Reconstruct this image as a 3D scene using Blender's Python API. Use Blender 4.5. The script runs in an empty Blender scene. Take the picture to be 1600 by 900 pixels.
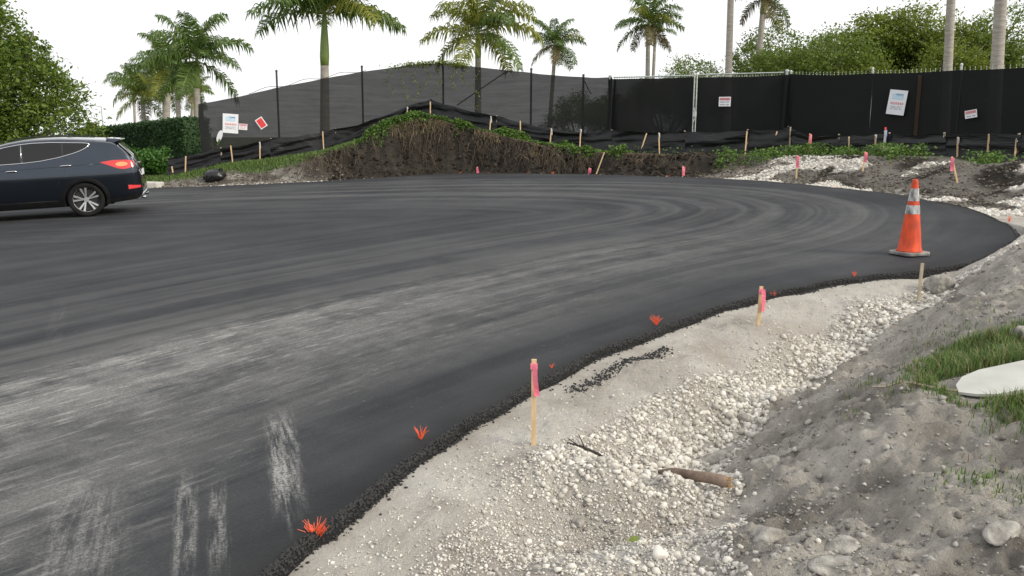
import bpy, bmesh, math, random
import numpy as np
from mathutils import Vector, Matrix, Euler, geometry

# ------------------------------------------------------------------ camera, sky, sun, exposure
scene = bpy.context.scene
R = math.radians
cam_data = bpy.data.cameras.new('camera')
cam_data.sensor_width = 36.0
cam_data.lens = 29.25
cam_data.clip_start = 0.05
cam_data.clip_end = 3000.0
camera = bpy.data.objects.new('camera', cam_data)
scene.collection.objects.link(camera)
camera.location = (0.0, 0.0, 1.918)
camera.rotation_euler = (math.pi / 2 - math.atan(240 / 1300), 0.0, 0.0)
scene.camera = camera

SUN_ELEV, SUN_AZ = R(30), R(118)          # azimuth clockwise from +Y (view direction): from the right, a little behind
world = bpy.data.worlds.new('World')
scene.world = world
world.use_nodes = True
wn = world.node_tree.nodes
wl = world.node_tree.links
bg = wn['Background']
sky = wn.new('ShaderNodeTexSky')
sky.sky_type = 'NISHITA'
sky.sun_disc = False
sky.sun_elevation = SUN_ELEV
sky.sun_rotation = SUN_AZ
sky.dust_density = 4.0
wmix = wn.new('ShaderNodeMixRGB')
wmix.inputs['Fac'].default_value = 0.86      # bright, even cloud veil in front of the blue
wtc = wn.new('ShaderNodeTexCoord')
wno = wn.new('ShaderNodeTexNoise'); wno.inputs['Scale'].default_value = 1.6; wno.inputs['Detail'].default_value = 4
wl.new(wtc.outputs['Generated'], wno.inputs['Vector'])
wrp = wn.new('ShaderNodeValToRGB')
wrp.color_ramp.elements[0].position = 0.3; wrp.color_ramp.elements[0].color = (8.7, 8.75, 8.85, 1)
wrp.color_ramp.elements[1].position = 0.7; wrp.color_ramp.elements[1].color = (9.7, 9.7, 9.65, 1)
wl.new(wno.outputs['Fac'], wrp.inputs[0])
wl.new(wrp.outputs[0], wmix.inputs['Color2'])
wl.new(sky.outputs[0], wmix.inputs['Color1'])
wl.new(wmix.outputs[0], bg.inputs['Color'])
bg.inputs['Strength'].default_value = 0.12
sun_data = bpy.data.lights.new('sun', 'SUN')
sun_data.energy = 2.3
sun_data.angle = R(14)
sun_data.color = (1.0, 0.92, 0.77)
sun = bpy.data.objects.new('sun', sun_data)
scene.collection.objects.link(sun)
sd = Vector((math.sin(SUN_AZ) * math.cos(SUN_ELEV), math.cos(SUN_AZ) * math.cos(SUN_ELEV), math.sin(SUN_ELEV)))
sun.rotation_euler = sd.to_track_quat('Z', 'Y').to_euler()
scene.view_settings.view_transform = 'Standard'
scene.view_settings.look = 'None'
scene.view_settings.exposure = 0.2
scene.view_settings.gamma = 1.0

# ---- border points
LIME_PTS = [(0.9,1.5),(0.92,3.27),(1.09,3.98),(1.26,4.26),(1.33,4.64),(1.28,5.1),(1.66,5.56),(2.24,6.37),(3.02,7.2),(3.73,7.75),(4.28,8.2),(4.8,8.6),(5.4,9.05),(6.3,9.9),(7.3,11.2),(7.9,12.6),(8.3,14.5)]
# ------------------------------------------------------------------ terrain mathematics (numpy)
rng = np.random.default_rng(7)
_perm = np.random.default_rng(11).random((256, 256))

def vnoise(x, y):
    xi = np.floor(x).astype(int); yi = np.floor(y).astype(int)
    fx = x - xi; fy = y - yi
    fx = fx * fx * (3 - 2 * fx); fy = fy * fy * (3 - 2 * fy)
    a = _perm[xi & 255, yi & 255]; b = _perm[(xi + 1) & 255, yi & 255]
    c = _perm[xi & 255, (yi + 1) & 255]; d = _perm[(xi + 1) & 255, (yi + 1) & 255]
    return (a * (1 - fx) + b * fx) * (1 - fy) + (c * (1 - fx) + d * fx) * fy - 0.5

def fbm(x, y, f, octv=4, gain=0.5):
    s = 0; a = 1.0
    for k in range(octv):
        s = s + a * vnoise(x * f + 17.3 * k, y * f + 9.1 * k)
        f *= 2.03; a *= gain
    return s

def sstep(a, b, x):
    t = np.clip((x - a) / (b - a), 0, 1)
    return t * t * (3 - 2 * t)

def plane(X, Y):
    return 0.03836 * np.clip(X, -30, 14) + 0.0289 * np.clip(Y, -5, 27)

# edge of the new asphalt, from the near end round the turning circle to the far left
EDGE = np.array([(-3.6, -1.6), (-2.1, 1.0), (-1.02, 3.28), (-0.9, 3.61), (-0.7, 4.09), (-0.49, 4.61), (-0.24, 5.05), (0.14, 5.7), (0.5, 6.28),
                 (1.1, 6.95), (1.79, 7.61), (2.59, 8.27), (3.43, 8.79), (4.24, 9.06), (4.77, 9.14), (5.52, 9.59), (6.55, 10.79),
                 (7.04, 11.54), (7.39, 12.46), (7.69, 14.3), (7.56, 16.45), (6.97, 18.22), (6.14, 20.09), (4.42, 22.29),
                 (1.87, 24.48), (-1.01, 26.4), (-2.25, 26.7), (-3.99, 26.15), (-6.18, 25.45), (-9.66, 25.26), (-11.1, 25.44), (-30, 26.5)])

def smooth_poly(P, step=0.12, it=10):
    seg = np.linalg.norm(np.diff(P, axis=0), axis=1)
    s = np.concatenate([[0], np.cumsum(seg)])
    n = int(s[-1] / step)
    u = np.linspace(0, s[-1], n)
    Q = np.stack([np.interp(u, s, P[:, 0]), np.interp(u, s, P[:, 1])], 1)
    for _ in range(it):
        Q[1:-1] = 0.25 * Q[:-2] + 0.5 * Q[1:-1] + 0.25 * Q[2:]
    return Q

EDGE_S = smooth_poly(EDGE, 0.06, 36)
_jn = fbm(np.arange(len(EDGE_S)) * 0.06, np.zeros(len(EDGE_S)), 0.9, 5, 0.6)
_t = np.gradient(EDGE_S, axis=0); _t /= np.linalg.norm(_t, axis=1)[:, None]
EDGE_N = np.stack([_t[:, 1], -_t[:, 0]], 1)       # outward normal (right of travel)
EDGE_S = EDGE_S + EDGE_N * (_jn * 0.10)[:, None]

def poly_dist(Q, X, Y, chunk=20000):
    """distance to a polyline, signed (+ on the right of travel), and arc length of the foot"""
    X = np.asarray(X, float).ravel(); Y = np.asarray(Y, float).ravel()
    A = Q[:-1]; D = Q[1:] - A; L2 = (D ** 2).sum(1)
    S = np.concatenate([[0], np.cumsum(np.sqrt(L2))])
    dist = np.empty(len(X)); arc = np.empty(len(X))
    for i in range(0, len(X), chunk):
        px = X[i:i + chunk, None] - A[None, :, 0]; py = Y[i:i + chunk, None] - A[None, :, 1]
        t = np.clip((px * D[:, 0] + py * D[:, 1]) / L2, 0, 1)
        ex = px - t * D[:, 0]; ey = py - t * D[:, 1]
        d2 = ex * ex + ey * ey
        k = d2.argmin(1); r = np.arange(len(k))
        sg = np.where(D[k, 0] * py[r, k] - D[k, 1] * px[r, k] < 0, 1.0, -1.0)
        dist[i:i + chunk] = np.sqrt(d2[r, k]) * sg
        arc[i:i + chunk] = S[k] + t[r, k] * np.sqrt(L2[k])
    return dist, arc

EDGE_C = EDGE_S[::6]
CX, CY = -2.0, 15.0
# line of the silt fence: x, y, top z, bottom z
SILT = np.array([(-10.95, 26.8, 1.16, 0.57), (-9.43, 27.2, 1.45, 0.92), (-7.8, 27.7, 1.77, 1.09), (-6.32, 28.2, 1.98, 1.33), (-5.16, 28.4, 2.23, 1.66),
                 (-4.32, 28.6, 2.55, 2.07), (-3.45, 28.6, 2.87, 2.38), (-2.71, 28.5, 3.03, 2.4), (-0.7, 27.9, 2.52, 1.96), (0.27, 27.5, 2.33, 1.73),
                 (1.23, 27.0, 2.06, 1.58), (2.16, 26.6, 1.98, 1.44), (3.2, 26.3, 2.02, 1.33), (4.86, 25.6, 1.98, 1.33), (6.8, 24.8, 2.01, 1.34),
                 (7.94, 24.3, 2.1, 1.32), (8.35, 23.8, 1.88, 1.37), (9.04, 22.8, 1.88, 1.41), (9.48, 22.1, 1.92, 1.44), (10.58, 20.2, 1.92, 1.4),
                 (10.89, 19.4, 1.96, 1.35), (11.13, 18.8, 1.9, 1.3), (11.86, 17.3, 1.85, 1.24)])

def polar(x, y):
    return np.arctan2(x - CX, y - CY), np.hypot(x - CX, y - CY)

_eth, _er = polar(EDGE_S[:, 0], EDGE_S[:, 1])
_m = (_eth > R(-75)) & (EDGE_S[:, 1] > 8) & (_eth < R(135))
_o = np.argsort(_eth[_m]); E_TH = _eth[_m][_o]; E_R = _er[_m][_o]
_sx = np.concatenate([[-30, -20, -14], SILT[:, 0], [12.6, 12.6, 12]])
_sy = np.concatenate([[28.5, 28.2, 27.6], SILT[:, 1], [14, 10, 6]])
_sz = np.concatenate([[-0.2, 0.1, 0.35], SILT[:, 3], [1.15, 0.9, 0.8]])
_sth, _sr = polar(_sx, _sy)
_o = np.argsort(_sth); S_TH, S_R, S_Z = _sth[_o], _sr[_o], _sz[_o]

def far_height(X, Y):
    th, r = polar(X, Y)
    re = np.interp(th, E_TH, E_R); rs = np.interp(th, S_TH, S_R); zc = np.interp(th, S_TH, S_Z)
    u = (r - re) / (rs - re)
    deg = np.degrees(th)
    steep = sstep(-24, -17, deg) * (1 - sstep(38, 50, deg))
    u0 = 0.04 + 0.10 * steep; u1 = 0.95 - 0.33 * steep
    wob = 0.10 * fbm(X, Y, 0.8, 3)
    k = sstep(u0 + wob, u1 + wob, u)
    p = plane(X, Y)
    z = p - 0.05 + (zc - p + 0.05) * k
    lump = fbm(X, Y, 0.9, 3) * (0.10 + 0.34 * steep) * np.clip(4 * k * (1 - k) + 0.12, 0, 1)
    lump = lump + fbm(X + 40, Y, 3.5, 3) * (0.06 + 0.22 * steep) * np.clip(4 * k * (1 - k) + 0.1, 0, 1)
    lump = lump - 0.55 * steep * np.abs(fbm(X * 1.6 + 7, Y, 1.5, 4)) * np.clip(4 * k * (1 - k), 0, 1)
    # heaps of soil on the slope right of the turning circle
    for bx, by, br, bh in ((9.1, 17.3, 0.75, 0.34), (8.2, 20.0, 0.7, 0.22), (10.2, 16.4, 0.8, 0.28), (9.9, 14.6, 0.9, 0.25), (7.1, 21.2, 0.5, 0.15)):
        lump = lump + bh * np.exp(-((X - bx) ** 2 + (Y - by) ** 2) / br ** 2)
    z = z + lump * sstep(0.0, 0.15, u)
    # behind the silt fence the land keeps its level, then falls off
    z = np.where(u > 1, zc - np.clip((r - rs - 2.0) * 0.2, 0, 99) * 1.0, z)
    z = np.maximum(z, np.where(u > 1, -1.25, -9))
    return z, u, k, deg

# surveyed heights (relative to the asphalt plane) of the near verge: x, y, dz
CTRL = [(-0.57, 3.39, -.08), (-0.26, 3.96, -.08), (0.0, 4.57, -.08), (0.32, 4.93, -.08), (0.69, 5.35, -.08), (1.24, 5.96, -.08),
        (2.24, 7.09, -.08), (3.38, 8.14, -.08), (4.37, 8.74, -.10),
        (0.74, 4.5, -.34), (1.2, 4.89, -.42), (1.6, 5.48, -.46), (2.39, 6.72, -.44), (3.15, 7.45, -.36), (4.1, 8.25, -.2),
        (1.55, 4.7, -.22), (2.0, 4.75, .02), (2.36, 4.91, .10), (2.38, 4.2, .12), (2.65, 4.09, .15), (3.54, 5.56, .2), (3.0, 5.6, .10), (2.5, 5.6, -.05),
        (4.64, 7.4, .20), (3.9, 7.2, .02), (5.0, 8.6, .10), (5.82, 9.37, .16), (5.3, 8.2, .30), (6.6, 10.0, .20), (7.4, 10.9, .16), (8.1, 12.2, .15), (8.6, 14, .12), (9.2, 11, .42), (11, 12, .5),
        (1.96, 2.92, .12), (1.24, 2.97, .0), (1.5, 3.6, -.06), (0.5, 2.6, -.05), (0, 2, -.05), (4, 3, .3), (5, 5, .38), (7, 8, .45), (3, 2, .3), (2, 1, .25), (0, 0.5, .1),
        (-.9, 2.4, -.08), (-.1, 4.25, -.07), (0.12, 4.30, -.06), (0.36, 4.40, -.06), (0.62, 4.44, -.09), (0.86, 4.46, -.16), (-.05, 3.85, -.15), (0.15, 4.0, -.25), (0.45, 4.08, -.33), (.80, 4.15, -.34), (1.05, 4.28, -.31),
        (-.2, 3.5, -.12), (0.1, 3.62, -.17), (0.3, 3.52, -.10), (0.7, 3.65, -.12), (0.95, 3.82, -.18), (0.5, 3.2, -.10), (1.3, 4.15, -.24)]
for q in range(16, 244, 10):
    e = EDGE_S[q]; n = EDGE_N[q]
    CTRL.append((e[0], e[1], -.055)); CTRL.append((e[0] - n[0] * .5, e[1] - n[1] * .5, -.08)); CTRL.append((e[0] + n[0] * .25, e[1] + n[1] * .25, -.065))
CTRL = np.array(CTRL)
def _ker(r2):
    return 0.5 * r2 * np.log(r2 + 1e-9)
_d2 = ((CTRL[:, None, :2] - CTRL[None, :, :2]) ** 2).sum(2)
_n = len(CTRL)
_A = np.zeros((_n + 3, _n + 3)); _A[:_n, :_n] = _ker(_d2) + np.eye(_n) * 0.0008
_A[:_n, _n] = 1; _A[:_n, _n + 1:] = CTRL[:, :2]; _A[_n:, :_n] = _A[:_n, _n:].T
_w = np.linalg.solve(_A, np.concatenate([CTRL[:, 2], [0, 0, 0]]))

def near_offset(X, Y):
    X = np.ravel(X); Y = np.ravel(Y); out = np.empty(len(X))
    for i in range(0, len(X), 20000):
        x = X[i:i + 20000]; y = Y[i:i + 20000]
        d2 = (x[:, None] - CTRL[None, :, 0]) ** 2 + (y[:, None] - CTRL[None, :, 1]) ** 2
        out[i:i + 20000] = _ker(d2) @ _w[:_n] + _w[_n] + _w[_n + 1] * x + _w[_n + 2] * y
    return np.clip(out, -0.5, 0.55)

# top of the gravel slope
BREAK = smooth_poly(np.array([(-0.5, 3.0), (-0.45, 3.5), (-0.2, 4.0), (0.05, 4.55), (0.34, 4.90), (0.71, 5.33), (1.26, 5.94), (2.26, 7.07), (3.40, 8.11), (4.40, 8.72), (5.2, 9.15)]), 0.1, 3)
# border between pale limestone and grey soil, near side
LIME = smooth_poly(np.array(LIME_PTS), 0.1, 6)

def near_height(X, Y, detail=True):
    shp = np.shape(X); X = np.ravel(X); Y = np.ravel(Y)
    z = plane(X, Y) + near_offset(X, Y)
    d, a = poly_dist(EDGE_C, X, Y)
    l, _ = poly_dist(LIME, X, Y)                      # + on the soil side
    l = l + 0.10 * fbm(X, Y, 2.5, 3)
    soil = sstep(-0.06, 0.08, l)
    if detail:
        off = sstep(0.02, 0.4, d) * (1 - np.exp(-((X - 3.05) / 0.6) ** 4 - ((Y - 4.75) / 0.36) ** 4))
        z = z + off * soil * (0.12 * fbm(X, Y, 1.3, 3) + 0.13 * np.abs(fbm(X + 5, Y * 1.5, 2.6, 3)) + 0.085 * np.abs(fbm(X, Y, 7, 5, 0.6)) - 0.02)
        z = z + off * (1 - soil) * (0.045 * fbm(X + 9, Y, 2.2, 3) + 0.028 * fbm(X, Y, 12, 4, 0.62))
    return z.reshape(shp), d.reshape(shp), l.reshape(shp), soil.reshape(shp)

def height(X, Y):
    """ground height anywhere outside the asphalt"""
    X = np.atleast_1d(np.asarray(X, float)); Y = np.atleast_1d(np.asarray(Y, float))
    zf, u, k, deg = far_height(X, Y)
    zn, d, l, s = near_height(X, Y)
    w = sstep(10.6, 13.2, Y) 
    return zn * (1 - w) + zf * w
def hz(x, y):
    return float(height([x], [y])[0])

# ------------------------------------------------------------------ helpers
col = scene.collection
MESHES = {}

def mesh_np(name, V, F, mat=None, smooth=False, attrs=None):
    """V (n,3), F (m,3) or (m,4) numpy -> mesh"""
    me = bpy.data.meshes.new(name)
    V = np.asarray(V, np.float32); F = np.asarray(F, np.int32)
    me.vertices.add(len(V)); me.vertices.foreach_set('co', V.ravel())
    k = F.shape[1]
    me.loops.add(F.size); me.loops.foreach_set('vertex_index', F.ravel())
    me.polygons.add(len(F)); me.polygons.foreach_set('loop_start', np.arange(0, F.size, k, dtype=np.int32))
    if smooth:
        me.polygons.foreach_set('use_smooth', np.ones(len(F), bool))
    if attrs:
        for an, av in attrs.items():
            at_ = me.attributes.new(an, 'FLOAT', 'POINT'); at_.data.foreach_set('value', np.asarray(av, np.float32).ravel())
    me.update(calc_edges=True); me.validate()
    if mat: me.materials.append(mat)
    return me

class MB:
    """collects boxes, tubes, prisms into one mesh"""
    def __init__(self): self.v = []; self.f = []
    def add(self, vs, fs):
        o = len(self.v); self.v += [tuple(map(float, q)) for q in vs]; self.f += [tuple(i + o for i in q) for q in fs]; return self
    def box(self, c, s, rot=None):
        x, y, z = s[0] / 2, s[1] / 2, s[2] / 2
        vs = [Vector((a * x, b * y, d * z)) for d in (-1, 1) for b in (-1, 1) for a in (-1, 1)]
        if rot is not None: vs = [rot @ q for q in vs]
        return self.add([q + Vector(c) for q in vs], [(0, 2, 3, 1), (4, 5, 7, 6), (0, 1, 5, 4), (2, 6, 7, 3), (0, 4, 6, 2), (1, 3, 7, 5)])
    def tube(self, path, rad, n=6, cap=True):
        path = [Vector(q) for q in path]
        if not hasattr(rad, '__len__'): rad = [rad] * len(path)
        vs = []; fs = []; ref = None
        for i, q in enumerate(path):
            t = (path[min(i + 1, len(path) - 1)] - path[max(i - 1, 0)]).normalized()
            if ref is None: ref = Vector((0, 0, 1)) if abs(t.z) < 0.9 else Vector((1, 0, 0))
            a = t.cross(ref).normalized(); b = t.cross(a); ref = a.cross(t)
            for k in range(n):
                w = 2 * math.pi * k / n
                vs.append(q + (a * math.cos(w) + b * math.sin(w)) * rad[i])
        for i in range(len(path) - 1):
            for k in range(n):
                fs.append((i * n + k, i * n + (k + 1) % n, (i + 1) * n + (k + 1) % n, (i + 1) * n + k))
        if cap:
            fs.append(tuple(range(n - 1, -1, -1))); m = (len(path) - 1) * n; fs.append(tuple(range(m, m + n)))
        return self.add(vs, fs)
    def lathe(self, prof, n=24, axis='z', cap=True):
        vs = []; fs = []
        for r, h in prof:
            for k in range(n):
                w = 2 * math.pi * k / n
                q = (r * math.cos(w), r * math.sin(w), h)
                vs.append(q if axis == 'z' else (q[0], q[2], q[1]))
        m = len(prof)
        for i in range(m - 1):
            for k in range(n):
                fs.append((i * n + k, i * n + (k + 1) % n, (i + 1) * n + (k + 1) % n, (i + 1) * n + k))
        if cap:
            fs.append(tuple(range(n - 1, -1, -1))); fs.append(tuple(range((m - 1) * n, m * n)))
        return self.add(vs, fs)
    def prism(self, poly, z0, z1):
        n = len(poly)
        vs = [(x, y, z0) for x, y in poly] + [(x, y, z1) for x, y in poly]
        return self.add(vs, [tuple(range(n - 1, -1, -1)), tuple(range(n, 2 * n))] + [(i, (i + 1) % n, n + (i + 1) % n, n + i) for i in range(n)])
    def mesh(self, name, mat=None, smooth=False):
        me = bpy.data.meshes.new(name); me.from_pydata(self.v, [], self.f)
        bm = bmesh.new(); bm.from_mesh(me); bmesh.ops.recalc_face_normals(bm, faces=bm.faces); bm.to_mesh(me); bm.free()
        if mat: me.materials.append(mat)
        if smooth: me.polygons.foreach_set('use_smooth', [True] * len(me.polygons))
        me.update(); return me
    def build(self, name, mat, parent=None, smooth=False):
        return link(name, self.mesh(name, mat, smooth), parent)

def link(name, me, parent=None, loc=None, rot=None, scale=None):
    o = bpy.data.objects.new(name, me); col.objects.link(o)
    if parent is not None: o.parent = parent
    if loc is not None: o.location = loc
    if rot is not None: o.rotation_euler = rot
    if scale is not None: o.scale = scale
    return o

def tag(o, label=None, cat=None, group=None, kind=None):
    if label: o['label'] = label
    if cat: o['category'] = cat
    if group: o['group'] = group
    if kind: o['kind'] = kind
    return o

def thing(name, loc, label, cat, group=None, rz=0):
    o = bpy.data.objects.new(name, None); col.objects.link(o)
    o.location = loc; o.rotation_euler = (0, 0, rz); o.empty_display_size = 0.2
    return tag(o, label, cat, group)

# ------------------------------------------------------------------ materials
def pm(name, c1, c2=None, scale=6.0, rough=0.8, metal=0.0, bump=0.0, bscale=40.0, coat=0.0, spec=0.5, stretch=None, island=0.0, transl=0.0, emit=None, detail=5):
    m = bpy.data.materials.new(name); m.use_nodes = True
    N = m.node_tree.nodes; L = m.node_tree.links
    b = N['Principled BSDF']; out = N['Material Output']
    b.inputs['Roughness'].default_value = rough; b.inputs['Metallic'].default_value = metal
    b.inputs['Coat Weight'].default_value = coat; b.inputs['Coat Roughness'].default_value = 0.04
    b.inputs['Specular IOR Level'].default_value = spec
    tc = N.new('ShaderNodeTexCoord'); vec = tc.outputs['Object']
    if stretch:
        mp = N.new('ShaderNodeMapping'); mp.inputs['Scale'].default_value = stretch; L.new(vec, mp.inputs[0]); vec = mp.outputs[0]
    c2 = c2 or tuple(x * 0.8 for x in c1)
    nz = N.new('ShaderNodeTexNoise'); nz.inputs['Scale'].default_value = scale; nz.inputs['Detail'].default_value = detail; L.new(vec, nz.inputs['Vector'])
    rp = N.new('ShaderNodeValToRGB'); rp.color_ramp.elements[0].position = 0.32; rp.color_ramp.elements[1].position = 0.68
    rp.color_ramp.elements[0].color = (*c1, 1); rp.color_ramp.elements[1].color = (*c2, 1)
    fac = nz.outputs['Fac']
    if island:
        ge = N.new('ShaderNodeNewGeometry'); mx = N.new('ShaderNodeMix'); mx.data_type = 'FLOAT'
        mx.inputs[0].default_value = island; L.new(fac, mx.inputs[2]); L.new(ge.outputs['Random Per Island'], mx.inputs[3]); fac = mx.outputs[0]
        rp.color_ramp.elements[0].position = 0.15; rp.color_ramp.elements[1].position = 0.85
    L.new(fac, rp.inputs[0]); L.new(rp.outputs[0], b.inputs['Base Color'])
    if bump:
        n2 = N.new('ShaderNodeTexNoise'); n2.inputs['Scale'].default_value = bscale; n2.inputs['Detail'].default_value = 6; L.new(vec, n2.inputs['Vector'])
        bp = N.new('ShaderNodeBump'); bp.inputs['Strength'].default_value = 1.0; bp.inputs['Distance'].default_value = bump
        L.new(n2.outputs['Fac'], bp.inputs['Height']); L.new(bp.outputs[0], b.inputs['Normal'])
    if emit:
        b.inputs['Emission Color'].default_value = (*emit[0], 1); b.inputs['Emission Strength'].default_value = emit[1]
    if transl:
        tr = N.new('ShaderNodeBsdfTranslucent'); L.new(rp.outputs[0], tr.inputs['Color'])
        ms = N.new('ShaderNodeMixShader'); ms.inputs[0].default_value = transl
        L.new(b.outputs[0], ms.inputs[1]); L.new(tr.outputs[0], ms.inputs[2]); L.new(ms.outputs[0], out.inputs[0])
    return m

def nd(N, t, **kw):
    n = N.new(t)
    for k, v in kw.items():
        if k in ('operation', 'data_type', 'blend_type', 'attribute_name', 'use_clamp', 'interpolation_type'): setattr(n, k, v)
        else: n.inputs[k].default_value = v
    return n

def earth_material():
    m = bpy.data.materials.new('earth'); m.use_nodes = True
    N = m.node_tree.nodes; L = m.node_tree.links; b = N['Principled BSDF']
    b.inputs['Roughness'].default_value = 0.95; b.inputs['Specular IOR Level'].default_value = 0.15
    tc = N.new('ShaderNodeTexCoord'); V = tc.outputs['Object']
    def noise(s, d=5, r=0.55):
        n = N.new('ShaderNodeTexNoise'); n.inputs['Scale'].default_value = s; n.inputs['Detail'].default_value = d; n.inputs['Roughness'].default_value = r
        L.new(V, n.inputs['Vector']); return n.outputs['Fac']
    def ramp(f, p0, c0, p1, c1):
        r = N.new('ShaderNodeValToRGB'); e = r.color_ramp.elements
        e[0].position = p0; e[0].color = (*c0, 1); e[1].position = p1; e[1].color = (*c1, 1); L.new(f, r.inputs[0]); return r.outputs[0]
    def mix(f, a, c):
        x = N.new('ShaderNodeMixRGB'); L.new(f, x.inputs[0]); L.new(a, x.inputs[1]); L.new(c, x.inputs[2]); return x.outputs[0]
    def attr(nm):
        a = N.new('ShaderNodeAttribute'); a.attribute_name = nm; return a.outputs['Fac']
    soil = ramp(noise(2.2, 8, 0.62), 0.28, (0.235, 0.212, 0.184), 0.62, (0.57, 0.535, 0.48))
    soil = mix(ramp(noise(38, 4), 0.5, (0, 0, 0), 0.72, (0.55, 0.55, 0.55)), soil, ramp(noise(120, 2), 0.3, (0.15, 0.135, 0.118), 0.7, (0.52, 0.50, 0.46)))
    lime = ramp(noise(1.6, 8, 0.62), 0.35, (0.43, 0.385, 0.335), 0.62, (0.70, 0.67, 0.615))
    lime = mix(ramp(noise(70, 4), 0.45, (0, 0, 0), 0.75, (0.7, 0.7, 0.7)), lime, ramp(noise(160, 2), 0.35, (0.40, 0.37, 0.33), 0.65, (0.72, 0.69, 0.64)))
    dark = ramp(noise(5, 7, 0.65), 0.35, (0.010, 0.008, 0.006), 0.7, (0.052, 0.043, 0.033))
    green = ramp(noise(9, 6), 0.35, (0.035, 0.055, 0.015), 0.7, (0.07, 0.12, 0.02))
    c = mix(attr('lime'), soil, lime); c = mix(attr('dark'), c, dark); c = mix(attr('green'), c, green)
    L.new(c, b.inputs['Base Color'])
    h = N.new('ShaderNodeMath'); h.operation = 'ADD'; L.new(noise(45, 6, 0.65), h.inputs[0])
    h2 = N.new('ShaderNodeMath'); h2.operation = 'MULTIPLY'; h2.inputs[1].default_value = 0.5; L.new(noise(190, 3), h2.inputs[0]); L.new(h2.outputs[0], h.inputs[1])
    bp = N.new('ShaderNodeBump'); bp.inputs['Distance'].default_value = 0.04; bp.inputs['Strength'].default_value = 1.0; L.new(h.outputs[0], bp.inputs['Height'])
    L.new(bp.outputs[0], b.inputs['Normal'])
    return m

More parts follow.
